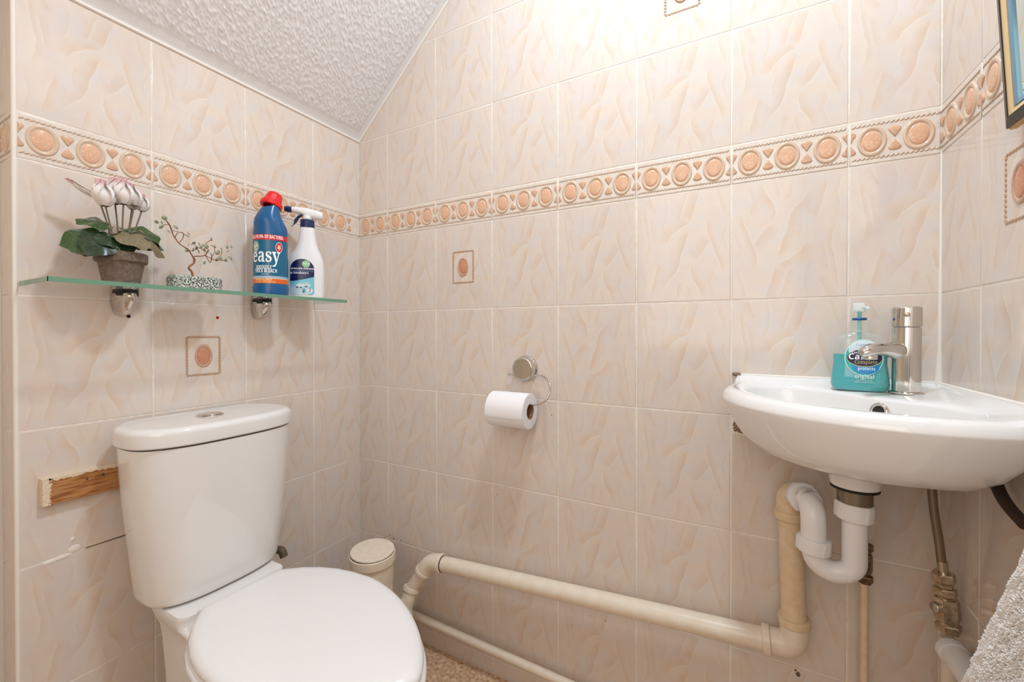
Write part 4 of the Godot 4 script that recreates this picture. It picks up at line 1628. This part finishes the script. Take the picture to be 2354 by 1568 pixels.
func gem_tree() -> void:
	var x := 0.078
	var at := Vector3(x, SHELF_TOP, 0.531)
	var t := thing("gemstone_tree", "copper wire tree with green stone leaves on a granite block", "ornament", at)
	# block
	var mb := MB.new()
	var nn := noise(38.0, 2, 4)
	var loops := []
	for s in [[0.0, 0.96], [0.004, 1.0], [0.014, 0.99], [0.024, 1.0], [0.029, 0.97], [0.0305, 0.90]]:
		var loop := PackedVector3Array()
		for i in 44:
			var a := TAU * i / 44
			var p := Vector3(0.024 * signf(cos(a)) * pow(absf(cos(a)), 0.5), s[0], 0.050 * signf(sin(a)) * pow(absf(sin(a)), 0.45))
			p *= Vector3(s[1], 1, s[1])
			p.x += 0.003 * nn.get_noise_3d(p.x, p.y, p.z)
			p.z += 0.004 * nn.get_noise_3d(p.z, p.x, p.y)
			p.y += (0.003 * nn.get_noise_2d(p.z * 0.7, p.x) - 0.02 * p.z * 0.0) if s[0] > 0.02 else 0.0
			loop.append(at + p)
		loops.append(loop)
	mb.loft(loops)
	part(t, "granite_block", mb.mesh(), M.granite)
	var px := func(a: float, b: float, dx := 0.0) -> Vector3:
		return on_x(a, b, x + dx)
	var wires := [
		["trunk", 0.0024, [[444, 640], [443, 630], [440, 624], [433, 617], [438, 611], [445, 605], [446, 596], [444, 591]]],
		["branch", 0.0016, [[444, 591], [438, 582], [435, 576], [424, 568], [412, 560], [404, 549], [398, 540], [394, 528], [390, 518], [383, 508]]],
		["branch", 0.0015, [[444, 591], [452, 589], [463, 589], [472, 586], [476, 580], [480, 574]]],
		["branch", 0.0011, [[472, 587], [480, 600], [484, 603], [487, 590], [484, 582]]],
		["branch", 0.0011, [[472, 587], [484, 594], [494, 598], [508, 598], [524, 600]]],
		["branch", 0.0010, [[496, 598], [506, 590], [510, 578], [508, 570]]],
		["branch", 0.0010, [[480, 574], [474, 570], [472, 562], [478, 556], [484, 552]]],
		["branch", 0.0009, [[484, 594], [490, 586], [494, 576], [490, 566], [484, 564]]],
		["branch", 0.0009, [[476, 580], [466, 574], [458, 570], [450, 574]]],
		["branch", 0.0009, [[435, 576], [444, 576], [452, 570], [446, 562], [438, 562]]],
		["branch", 0.0010, [[412, 558], [420, 548], [422, 538], [416, 534], [408, 536], [402, 546]]],
		["branch", 0.0009, [[416, 534], [426, 540], [432, 542]]],
		["branch", 0.0008, [[383, 508], [376, 504], [372, 500]]],
		["branch", 0.0008, [[390, 518], [380, 516], [374, 520]]],
		["branch", 0.0008, [[394, 528], [404, 532], [410, 532]]],
	]
	for w in wires:
		var pts := []
		var k := 0.0
		for p in w[2]:
			k += 1.0
			pts.append(px.call(p[0], p[1], 0.010 * sin(k * 1.3 + p[0] * 0.05) * (0.0 if w[0] == "trunk" else 1.0)))
		mb = MB.new()
		mb.tube(curve(pts, 0.004), w[1] * 0.75, 8)
		if w[0] == "trunk":
			var twist := []
			for i in pts.size():
				twist.append(pts[i] + Vector3(0.0015 * cos(i * 2.0), 0, 0.0018 * sin(i * 2.0)))
			mb.tube(curve(twist, 0.003), 0.0015, 8)
		part(t, w[0], mb.mesh(), M.copper_wire)
	var rng := RandomNumberGenerator.new()
	rng.seed = 12
	mb = MB.new()
	var rows := []
	for s in [[0.0, 1.0], [0.6, 0.7], [1.0, 0.0], [0.6, -0.7], [0.0, -1.0]]:
		rows.append(mb.ring(Vector3(0, s[1] * 0.0016, 0), Vector3.RIGHT, Vector3.BACK, maxf(0.0058 * s[0], 0.0001), maxf(0.0078 * s[0], 0.0001), 10))
	mb.grid(rows, true)
	var gem := mb.mesh()
	for p in [[378, 501], [360, 510], [372, 511], [371, 521], [388, 532], [404, 522], [434, 537], [432, 543], [446, 558], [434, 563], [458, 561], [462, 568], [470, 574], [456, 577], [486, 550], [478, 578], [494, 567], [502, 578], [500, 581], [522, 568], [532, 568], [524, 577], [528, 592], [532, 596], [519, 597], [518, 599], [470, 604], [444, 574], [430, 575], [474, 566], [466, 563], [452, 570], [498, 597], [506, 594]]:
		var o := part(t, "stone_leaf", gem, M.gem, true)
		o.position = px.call(p[0], p[1], rng.randf_range(-0.012, 0.014)) - at
		o.rotation = Vector3(rng.randf_range(-0.7, 0.7), 0.6 + rng.randf_range(-0.4, 0.4), -PI / 2 + rng.randf_range(-0.8, 0.8))
		o.scale = Vector3.ONE * rng.randf_range(0.5, 0.85)


# a label wrapped round a bottle whose half axes are w, d
func wrap_label(w: float, d: float, a0: float, a1: float, y0: float, y1: float, out := 0.0005) -> ArrayMesh:
	var mb := MB.new()
	var rows := []
	for y in [y1, y0]:
		var row := PackedVector3Array()
		for i in 41:
			var a := lerpf(a0, a1, i / 40.0)
			row.append(Vector3(sin(a) * (w + out), y, cos(a) * (d + out)))
		rows.append(row)
	mb.grid(rows)
	return mb.mesh()


func bleach() -> void:
	var at := Vector3(0.078, SHELF_TOP, 0.3595)
	var t := thing("bleach_bottle", "blue bleach bottle with a red cap on the glass shelf", "bottle", at)
	var turn := PI / 2 - 0.62 - 0.20      # faces the camera, turned a little towards the plant
	t.rotation.y = turn
	# the neck leans towards the corner: that direction in the bottle's own axes
	var lean := Vector3(0, 0, -1).rotated(Vector3.UP, -turn)
	var blue := mat(rgb(16, 92, 146), 0.22)
	var mb := MB.new()
	var loops := []
	for s in [[0.0, 0.0345, 0.0285, 0.0], [0.0015, 0.0385, 0.0320, 0.0], [0.006, 0.0415, 0.0345, 0.0], [0.022, 0.0418, 0.0348, 0.0], [0.027, 0.0405, 0.0338, 0.0], [0.030, 0.0396, 0.0330, 0.0], [0.154, 0.0396, 0.0330, 0.0], [0.158, 0.0404, 0.0336, 0.0], [0.166, 0.0400, 0.0334, 0.0005], [0.176, 0.0382, 0.0322, 0.0], [0.188, 0.0352, 0.0302, -0.0038], [0.200, 0.0312, 0.0275, -0.0062], [0.212, 0.0276, 0.0250, -0.0060], [0.226, 0.0244, 0.0230, -0.0028], [0.234, 0.0228, 0.0222, 0.0004]]:
		var tilt := smoothstep(0.18, 0.234, s[0]) * 0.36
		var c: Vector3 = Vector3(0, s[0], 0) + lean * s[3]
		var loop := PackedVector3Array()
		var axis := lean.cross(Vector3.UP).normalized()
		for i in 48:
			var a := TAU * i / 48
			var p := Vector3(sin(a) * s[1], 0, cos(a) * s[2]).rotated(axis, tilt)
			loop.append(c + p)
		loops.append(loop)
	mb.loft(loops)
	part(t, "body", mb.mesh(), blue, true)
	var red := mat(rgb(232, 20, 24), 0.3)
	var dirn := Vector3.UP.rotated(lean.cross(Vector3.UP).normalized(), 0.36)
	if dirn.dot(lean) < 0:
		dirn = Vector3.UP.rotated(lean.cross(Vector3.UP).normalized(), -0.36)
	var c0 := Vector3(0, 0.2335, 0) + lean * 0.001
	mb = MB.new()
	mb.lathe([Vector2(0.018, -0.002), Vector2(0.0255, -0.002), Vector2(0.0262, 0.000), Vector2(0.0262, 0.008), Vector2(0.0245, 0.0105), Vector2(0.0225, 0.012), Vector2(0.0215, 0.016), Vector2(0.0195, 0.027), Vector2(0.0175, 0.034), Vector2(0.013, 0.0375), Vector2(0.0, 0.0382)], c0, 12, dirn)
	part(t, "cap", flat_shaded(mb), red, true, "red child-proof cap")
	# printed label
	var im := Image.create(900, 560, false, Image.FORMAT_RGB8)
	var main := rgb(14, 104, 140)
	im.fill(main)
	im.fill_rect(Rect2i(0, 0, 900, 62), rgb(206, 26, 44))
	print_text(im, "KILLS 99.9% OF BACTERIA.", Vector2(430, 46), 40, Color.WHITE, false, true, 0.86)
	fill_disc(im, Vector2(252, 140), 66, 66, Color(0.86, 0.92, 0.86))
	fill_disc(im, Vector2(252, 140), 58, 58, rgb(96, 128, 84))
	fill_disc(im, Vector2(252, 140), 46, 46, Color(0.90, 0.94, 0.90))
	for k in 3:
		var a := TAU * k / 3 - PI / 2
		var p := Vector2(252, 142) + Vector2(cos(a), sin(a)) * 22
		var e := Vector2(-sin(a), cos(a))
		fill_tri(im, p + e * 22, p - e * 14 + Vector2(cos(a), sin(a)) * 14, p - e * 14 - Vector2(cos(a), sin(a)) * 8, rgb(60, 104, 62))
	fill_disc(im, Vector2(640, 140), 60, 60, Color(0.95, 0.93, 0.93))
	fill_disc(im, Vector2(640, 140), 53, 53, rgb(206, 40, 50))
	for k in 5:
		var a := TAU * k / 5 + 0.3
		fill_disc(im, Vector2(640, 140) + Vector2(cos(a), sin(a)) * 22, 11, 11, Color(0.97, 0.80, 0.74))
	fill_disc(im, Vector2(640, 140), 12, 12, Color(0.98, 0.86, 0.80))
	print_text(im, "easy", Vector2(418, 316), 158, Color.WHITE, true, true, 0.98)
	print_text(im, "SERIOUSLY", Vector2(392, 394), 40, Color.WHITE, false, true, 0.9)
	print_text(im, "THICK BLEACH", Vector2(420, 436), 42, Color.WHITE, false, true, 0.9)
	print_text(im, "ORIGINAL", Vector2(420, 464), 20, Color(0.75, 0.88, 0.92), false, false)
	im.fill_rect(Rect2i(0, 474, 900, 26), rgb(150, 178, 198))
	print_text(im, "eliminates germs and limescale stains", Vector2(430, 494), 20, rgb(225, 236, 244), false, false)
	im.fill_rect(Rect2i(0, 500, 900, 6), rgb(236, 226, 214))
	im.fill_rect(Rect2i(0, 506, 900, 54), rgb(230, 108, 36))
	print_text(im, "Disinfecting bleach", Vector2(250, 528), 22, rgb(252, 226, 150), false, true, 1.0, false)
	print_text(im, "for toilets, drains and sinks", Vector2(250, 552), 20, rgb(252, 232, 190), false, false, 1.0, false)
	part(t, "label", wrap_label(0.0396, 0.0330, -1.7, 1.7, 0.0305, 0.1535), printed(im, 0.25), true, "blue, red and orange printed label")


func spray() -> void:
	var at := Vector3(0.078, SHELF_TOP, 0.2600)
	var t := thing("spray_bottle", "white limescale spray bottle with navy trigger beside the bleach", "bottle", at)
	var turn := PI / 2 - 0.74
	t.rotation.y = turn
	var white := mat(rgb(240, 240, 242), 0.3)
	var navy := mat(rgb(18, 42, 92), 0.3)
	var mb := MB.new()
	var loops := []
	for s in [[0.0, 0.0425, 0.022, 0.0], [0.002, 0.0462, 0.0245, 0.0], [0.008, 0.0478, 0.0255, 0.0], [0.060, 0.0482, 0.0258, 0.0], [0.095, 0.0470, 0.0255, 0.0005], [0.110, 0.0440, 0.0250, 0.001], [0.124, 0.0385, 0.0240, 0.002], [0.136, 0.0310, 0.0225, 0.004], [0.150, 0.0255, 0.0205, 0.0045], [0.168, 0.0220, 0.0185, 0.005], [0.186, 0.0195, 0.0170, 0.005], [0.196, 0.0190, 0.0168, 0.005], [0.200, 0.0170, 0.0160, 0.005]]:
		var loop := PackedVector3Array()
		for i in 48:
			var a := TAU * i / 48
			loop.append(Vector3(-s[3] * 0.0 + s[3] + s[1] * signf(sin(a)) * pow(absf(sin(a)), 0.85), s[0], s[2] * signf(cos(a)) * pow(absf(cos(a)), 0.85)))
		loops.append(loop)
	mb.loft(loops)
	part(t, "body", mb.mesh(), white, true)
	mb = MB.new()
	mb.lathe([Vector2(0, 0.198), Vector2(0.0182, 0.198), Vector2(0.0185, 0.199), Vector2(0.0178, 0.2185), Vector2(0.0165, 0.220), Vector2(0, 0.220)], Vector3(0.005, 0, 0), 36)
	part(t, "collar", mb.mesh(), navy, true, "navy screw collar")
	# head: points left along the shelf
	mb = MB.new()
	loops = []
	for s in [[-0.037, 0.0078, 0.0078, 0.247], [-0.030, 0.0086, 0.0085, 0.2465], [-0.012, 0.0095, 0.0105, 0.2445], [0.005, 0.0105, 0.0150, 0.2390], [0.020, 0.0110, 0.0140, 0.2370], [0.034, 0.0108, 0.0125, 0.2350], [0.041, 0.0095, 0.0108, 0.2340], [0.0425, 0.0070, 0.0080, 0.2338]]:
		loops.append(mb.ring(Vector3(s[0] + 0.002, s[3], 0), Vector3.BACK, Vector3.UP, s[1], s[2], 24))
	mb.loft(loops)
	mb.lathe([Vector2(0, 0.219), Vector2(0.0125, 0.219), Vector2(0.011, 0.232), Vector2(0, 0.234)], Vector3(0.005, 0, 0), 24)
	part(t, "spray_head", mb.mesh(), white, true)
	mb = MB.new()
	mb.lathe([Vector2(0, 0), Vector2(0.0086, 0), Vector2(0.0088, 0.010), Vector2(0.0078, 0.016), Vector2(0.0055, 0.0185), Vector2(0, 0.0185)], Vector3(-0.034, 0.2468, 0), 8, Vector3(-1, 0.05, 0))
	part(t, "nozzle", flat_shaded(mb), navy, true, "navy twist nozzle")
	mb = MB.new()
	loops = []
	for s in [[-0.006, 0.2330, 0.0055, 0.0060], [-0.012, 0.2310, 0.0050, 0.0062], [-0.0185, 0.2290, 0.0052, 0.0062], [-0.0220, 0.2230, 0.0050, 0.0062], [-0.0235, 0.2150, 0.0042, 0.0060], [-0.0270, 0.2080, 0.0034, 0.0056], [-0.0325, 0.2030, 0.0018, 0.0050]]:
		loops.append(mb.ring(Vector3(s[0], s[1], 0), Vector3(0.75, 0.66, 0).normalized(), Vector3.BACK, s[2] * 1.9, s[3], 14))
	mb.loft(loops)
	part(t, "trigger", mb.mesh(), navy, true, "navy curved trigger")
	# label with a rounded top
	var im := Image.create(420, 640, false, Image.FORMAT_RGBA8)
	im.fill(Color(0, 0, 0, 0))
	var sky := rgb(120, 204, 222)
	for y in 640:
		for x in 420:
			var inside := true
			if y < 190:
				inside = pow((x - 210) / 205.0, 2) + pow((y - 190) / 186.0, 2) <= 1.0
			elif y > 600:
				inside = absf(x - 210) < 205.0 - maxf(0.0, (y - 600) - 8.0) * 1.2
			else:
				inside = absf(x - 210) < 205
			if not inside:
				continue
			var wave := 400.0 - 90.0 * pow(x / 420.0, 1.6)
			var c := rgb(12, 32, 84)
			if y > wave + 60:
				c = rgb(168, 206, 220)
				if y > wave + 110 and x < 320:
					c = rgb(190, 212, 224)
			elif y > wave:
				c = sky
			if x > 330 and y > wave:
				c = sky
			im.set_pixel(x, y, c)
	fill_disc(im, Vector2(280, 92), 66, 66, rgb(150, 206, 160))
	print_text(im, "New", Vector2(280, 104), 44, rgb(214, 240, 214))
	print_text(im, "Limescale remover", Vector2(210, 190), 34, Color.WHITE, false, true, 0.98)
	print_text(im, "cuts through soap scum and limescale", Vector2(210, 228), 20, rgb(150, 170, 210), false, false, 1.0)
	print_text(im, "by Sainsbury's", Vector2(160, 268), 34, Color.WHITE)
	# taps and bubbles drawn on the lower part
	for k in [[270, 470, 92, 26, rgb(206, 226, 232)], [160, 470, 44, 30, rgb(226, 236, 240)], [130, 508, 26, 12, rgb(60, 96, 124)], [190, 512, 24, 14, rgb(50, 90, 120)], [276, 492, 28, 14, rgb(70, 106, 132)], [240, 566, 26, 40, rgb(72, 150, 176)], [232, 588, 14, 20, rgb(40, 96, 130)], [340, 560, 48, 46, rgb(236, 242, 244)]]:
		fill_disc(im, Vector2(k[0], k[1]), k[2], k[3], k[4])
	print_text(im, "2", Vector2(340, 582), 62, rgb(40, 56, 90), true)
	mb = MB.new()
	var rows := []
	for i in 13:
		var row := PackedVector3Array()
		var y := lerpf(0.1085, 0.0095, i / 12.0)
		var w := 0.0480 if y < 0.08 else lerpf(0.0480, 0.0446, (y - 0.08) / 0.029)
		var d := 0.02575 if y < 0.095 else 0.0252
		for j in 17:
			var x := lerpf(-0.0370, 0.0250, j / 16.0)
			var sa := pow(absf(x) / w, 1.0 / 0.85)
			row.append(Vector3(x, y, d * pow(sqrt(maxf(1 - sa * sa, 0.0)), 0.85) + 0.0007))
		rows.append(row)
	mb.grid(rows)
	part(t, "label", mb.mesh(), printed(im, 0.25, true), true, "navy and aqua printed label")


# ---------------------------------------------------------------- paper, batten, plugs

func paper() -> void:
	var h := thing("toilet_roll_holder", "chrome suction toilet roll holder with a bent wire arm", "roll holder", Vector3(0.636, 0.877, 0.0))
	var c := Vector3(0.637, 0.877, 0)
	var mb := MB.new()
	mb.lathe([Vector2(0, 0), Vector2(0.0355, 0), Vector2(0.0360, 0.002), Vector2(0.0345, 0.006), Vector2(0.0320, 0.0075), Vector2(0.0315, 0.011), Vector2(0.0310, 0.021), Vector2(0.0300, 0.0235), Vector2(0.0275, 0.0245), Vector2(0.0265, 0.0240), Vector2(0.0, 0.0238)], c, 44, Vector3.BACK)
	part(h, "suction_cup", mb.mesh(), M.chrome)
	var y := 0.7905
	mb = MB.new()
	mb.tube(curve([Vector3(0.588, 0.8600, 0.012), Vector3(0.630, 0.8610, 0.013), Vector3(0.672, 0.8615, 0.015), Vector3(0.700, 0.8600, 0.022), Vector3(0.720, 0.8460, 0.034), Vector3(0.7265, 0.8240, 0.045), Vector3(0.7150, 0.8010, 0.053), Vector3(0.690, y, 0.055)], 0.004), 0.0026, 12)
	mb.tube(bends([Vector3(0.690, y, 0.055), Vector3(0.556, y, 0.055), Vector3(0.549, 0.812, 0.055)], 0.006), 0.0026, 12)
	part(h, "wire_arm", mb.mesh(), M.chrome)
	var r := thing("toilet_roll", "white toilet paper roll hanging on the chrome wire arm", "toilet roll", Vector3(0.622, 0.776, 0.055))
	var x0 := 0.5665
	var x1 := 0.6765
	var o := Vector3(x0, 0.7725, 0.055)
	var long := x1 - x0
	mb = MB.new()
	mb.lathe([Vector2(0.0205, 0.0), Vector2(0.044, 0.0), Vector2(0.0453, 0.0008), Vector2(0.0455, 0.003), Vector2(0.0455, long - 0.003), Vector2(0.0453, long - 0.0008), Vector2(0.044, long), Vector2(0.0205, long)], o, 56, Vector3.RIGHT)
	part(r, "paper", mb.mesh(), M.paper)
	# the loose end of the outer sheet, ending half-way down the front
	mb = MB.new()
	var rows := []
	for i in 17:
		var a := lerpf(PI * 0.55, -0.30, i / 16.0)
		var row := PackedVector3Array()
		for k in 9:
			var rr := 0.0462 + (0.0010 if i >= 15 else 0.0)
			row.append(o + Vector3(0.001 + (long - 0.002) * k / 8.0, sin(a) * rr, cos(a) * rr))
		rows.append(row)
	mb.grid(rows)
	part(r, "loose_sheet", mb.mesh(), M.paper)
	mb = MB.new()
	mb.lathe([Vector2(0.0203, 0.0005), Vector2(0.0206, 0.0005), Vector2(0.0206, long - 0.0005), Vector2(0.0203, long - 0.0005), Vector2(0.0196, long - 0.0005), Vector2(0.0196, 0.0005), Vector2(0.0203, 0.0005)], o, 36, Vector3.RIGHT)
	part(r, "card_core", mb.mesh(), M.card)


func wall_bits() -> void:
	var b := thing("wooden_batten", "short oak batten with paint-splashed edges beside the cistern", "batten", Vector3(0.008, 0.65, 0.69))
	var mb := MB.new()
	mb.rbox(Vector3(0.0, 0.6535, 0.575), Vector3(0.0155, 0.7045, 0.7525), 0.0015)
	part(b, "board", mb.mesh(), M.oak)
	# ragged leftovers of paint along the top and the free end
	var n := noise(120.0, 2, 6)
	for k in 2:
		mb = MB.new()
		var inner := PackedVector3Array()
		var outer := PackedVector3Array()
		for i in 40:
			var t := i / 39.0
			var rag := maxf(0.0045 + 0.004 * n.get_noise_1d(t * 2.0 + k * 7), 0.0015)
			if k == 0:
				var z := lerpf(0.620, 0.7440, t)
				inner.append(Vector3(0.0158, 0.7040 - rag, z))
				outer.append(Vector3(0.0158, 0.7043, z))
			else:
				var y := lerpf(0.6540, 0.7042, t)
				inner.append(Vector3(0.0158, y, 0.7522 - rag * 1.4 - 0.004))
				outer.append(Vector3(0.0158, y, 0.7523))
		mb.grid([inner, outer])
		part(b, "paint_splash", mb.mesh(), M.raw_paint)
	mb = MB.new()
	mb.rbox(Vector3(0.0, 0.7036, 0.62), Vector3(0.0150, 0.7049, 0.7525), 0.0005)
	part(b, "paint_edge", mb.mesh(), M.raw_paint)
	mb = MB.new()
	mb.rbox(Vector3(0.0, 0.6540, 0.7515), Vector3(0.0150, 0.7045, 0.7529), 0.0005)
	part(b, "paint_edge", mb.mesh(), M.raw_paint)
	for p in [[0.692, 0.688, 0.0022], [0.6685, 0.6895, 0.0028]]:
		mb = MB.new()
		mb.lathe([Vector2(p[2], 0.0), Vector2(p[2] * 0.9, 0.0006), Vector2(0, 0.0007)], Vector3(0.0154, p[1], p[0]), 12, Vector3.RIGHT)
		part(b, "nail_head", mb.mesh(), mat(rgb(96, 84, 76), 0.5, 0.4))

	for k in [[0.621, 1.0105, rgb(74, 40, 30), "brown_wall_plug", "brown plastic wall plug in a tile under the shelf bracket"], [0.4475, 1.0125, rgb(206, 62, 40), "red_wall_plug", "red plastic wall plug in a tile under the glass shelf"]]:
		var w := thing(k[3], k[4], "wall plug", Vector3(0, k[1], k[0]))
		mb = MB.new()
		mb.lathe([Vector2(0.0018, -0.010), Vector2(0.0018, 0.0006), Vector2(0.0030, 0.0009), Vector2(0.0036, 0.0006), Vector2(0.0038, -0.002)], Vector3(0, k[1], k[0]), 18, Vector3.RIGHT)
		part(w, "sleeve", mb.mesh(), mat(k[2], 0.6))
		mb = MB.new()
		mb.lathe([Vector2(0.0019, 0.0004), Vector2(0.0, 0.0002)], Vector3(0, k[1], k[0]), 14, Vector3.RIGHT)
		part(w, "bore", mb.mesh(), mat(rgb(34, 20, 16), 0.9))


# ---------------------------------------------------------------- mirror, towel, lamp

func mirror() -> void:
	var z0 := 0.2545
	var z1 := 0.76
	var y0 := 1.2315
	var y1 := 1.93
	var t := thing("framed_mirror", "wall mirror in a black frame with gold and blue inner edges", "mirror", Vector3(ROOM_W - 0.006, y0, z0))
	# the top leans away from the wall a little
	t.rotation.z = 0.055
	var w := z1 - z0
	var h := y1 - y0
	var rim := func(called: String, in0: float, in1: float, d0: float, d1: float, m: Material) -> void:
		# four mitred sides of a frame between two insets; depth towards the room
		var o := [Vector2(in0, in0), Vector2(w - in0, in0), Vector2(w - in0, h - in0), Vector2(in0, h - in0)]
		var i := [Vector2(in1, in1), Vector2(w - in1, in1), Vector2(w - in1, h - in1), Vector2(in1, h - in1)]
		for k in 4:
			var n := (k + 1) % 4
			var mb := MB.new()
			var a := PackedVector3Array()
			var b := PackedVector3Array()
			for q in [[o[k], 0.0], [o[k], d0], [i[k], d1], [i[k], 0.0]]:
				a.append(Vector3(-0.004 - q[1], q[0].y, q[0].x))
			for q in [[o[n], 0.0], [o[n], d0], [i[n], d1], [i[n], 0.0]]:
				b.append(Vector3(-0.004 - q[1], q[0].y, q[0].x))
			mb.grid([a, b], true)
			mb.close()
			part(t, called, flat_shaded(mb), m, true)
	rim.call("gold_edge", 0.0, 0.003, 0.006, 0.009, mat(rgb(196, 152, 88), 0.35, 0.5))
	rim.call("black_moulding", 0.0015, 0.0125, 0.010, 0.013, mat(rgb(38, 36, 34), 0.35))
	rim.call("gold_liner", 0.0125, 0.0195, 0.0115, 0.0095, mat(rgb(232, 206, 160), 0.4, 0.2))
	rim.call("blue_bevel", 0.0215, 0.0275, 0.0095, 0.0085, mat(rgb(120, 160, 184), 0.12, 0.4))
	var mb := MB.new()
	mb.box(Vector3(-0.0105, 0.0165, 0.0165), Vector3(-0.003, h - 0.0165, w - 0.0165))
	part(t, "mirror_glass", mb.mesh(), mat(rgb(214, 226, 222), 0.02, 1.0), true)


func towel() -> void:
	var t := thing("hand_towel", "fluffy white towel hanging from a hook on the mirror wall", "towel", Vector3(1.43, 0.40, 0.56))
	var top := Vector3(1.432, 1.035, 0.597)
	var n1 := noise(9.0, 2, 5)
	var n2 := noise(120.0, 2, 9)
	var mb := MB.new()
	var faces := []
	# two layers of cloth fanning out from the hook, in soft folds
	for layer in 2:
		var rows := []
		for i in 61:
			var v := i / 60.0
			var y := top.y - v * 0.64
			var half := 0.018 + 0.617 * v * 0.64 * (1.0 - 0.12 * v)
			var row := PackedVector3Array()
			for j in 81:
				var u := j / 80.0 * 2 - 1
				var fold := 0.016 * sin(u * 8.0 + 0.6) * smoothstep(0.0, 0.3, v) + 0.010 * n1.get_noise_2d(u * 0.12, v * 0.1)
				var round := 0.020 * sqrt(maxf(1.0 - u * u, 0.0))
				var x := 1.408 + fold * 0.8 + (-round if layer == 0 else round * 0.4) + 0.0028 * n2.get_noise_3d(u * half, y, layer)
				row.append(Vector3(minf(x, 1.452), y + 0.004 * n2.get_noise_2d(u, layer), top.z + u * half))
			rows.append(row)
		mb.grid(rows)
		mb.from = mb.ix.size()
		faces.append(rows)
	part(t, "cloth", mb.mesh(), M.towel)
	# terry loops
	var loop := MB.new()
	var rr := []
	for s in [[0.0, 0.9], [0.5, 1.0], [0.85, 0.7], [1.0, 0.05]]:
		rr.append(loop.ring(Vector3(0, s[0] * 0.0052, 0), Vector3.RIGHT, Vector3.BACK, 0.0015 * s[1], 0.0015 * s[1], 5))
	loop.grid(rr, true)
	var mm := MultiMesh.new()
	mm.transform_format = MultiMesh.TRANSFORM_3D
	mm.mesh = loop.mesh()
	var rng := RandomNumberGenerator.new()
	rng.seed = 7
	var spots := []
	for k in 60000:
		var i := rng.randi_range(14, 59)
		var j := rng.randi_range(0, 50)
		var r0: PackedVector3Array = faces[0][i]
		var r1: PackedVector3Array = faces[0][i + 1]
		var p := r0[j].lerp(r0[j + 1], rng.randf()).lerp(r1[j].lerp(r1[j + 1], rng.randf()), rng.randf())
		var out := Vector3(-1.0, -0.25, -1.4 if j < 3 else 0.0) + Vector3(0, rng.randf_range(-0.7, 0.5), rng.randf_range(-0.7, 0.7))
		if j < 3:
			out.z = -1.2
		spots.append(Transform3D(Basis(Quaternion(Vector3.UP, out.normalized())), p - t.position))
	mm.instance_count = spots.size()
	for k in spots.size():
		mm.set_instance_transform(k, spots[k])
	var pile := MultiMeshInstance3D.new()
	pile.name = "terry_pile"
	pile.multimesh = mm
	pile.material_override = M.towel
	pile.set_meta("kind", "stuff")
	t.add_child(pile, true)
	var h := thing("towel_hook", "chrome hook above the hanging white towel", "hook", Vector3(ROOM_W, 1.03, 0.597))
	mb = MB.new()
	mb.lathe([Vector2(0, 0), Vector2(0.016, 0), Vector2(0.015, 0.005), Vector2(0.005, 0.008), Vector2(0.005, 0.03), Vector2(0.0075, 0.033), Vector2(0.006, 0.040), Vector2(0, 0.042)], Vector3(ROOM_W, 1.028, 0.597), 24, Vector3(-1, 0.25, 0))
	part(h, "peg", mb.mesh(), M.chrome)


func lamp() -> void:
	var at := Vector3(1.08, CEIL_Y, 0.50)
	var t := thing("ceiling_lamp", "round opal drum lamp on the flat strip of ceiling", "lamp", at)
	var mb := MB.new()
	mb.lathe([Vector2(0, 0), Vector2(0.088, 0), Vector2(0.088, -0.012), Vector2(0.0, -0.012)], at, 40)
	part(t, "mount_plate", mb.mesh(), M.white_plastic)
	mb = MB.new()
	mb.lathe([Vector2(0.0, -0.012), Vector2(0.082, -0.012), Vector2(0.082, -0.050), Vector2(0.076, -0.058), Vector2(0.06, -0.062), Vector2(0, -0.064)], at, 40)
	var glow := mat(rgb(255, 250, 242), 0.4)
	glow.emission_enabled = true
	glow.emission = rgb(236, 246, 255)
	glow.emission_energy_multiplier = 2.0
	part(t, "opal_diffuser", mb.mesh(), glow)
	var l := AreaLight3D.new()
	l.name = "diffuser_glow"
	l.light_color = rgb(226, 242, 255)
	l.light_energy = 1.36
	l.area_size = Vector2(0.14, 0.14)
	l.area_range = 8.0
	l.position = Vector3(0, -0.068, 0)
	l.rotation.x = -PI / 2
	l.shadow_enabled = true
	t.add_child(l, true)
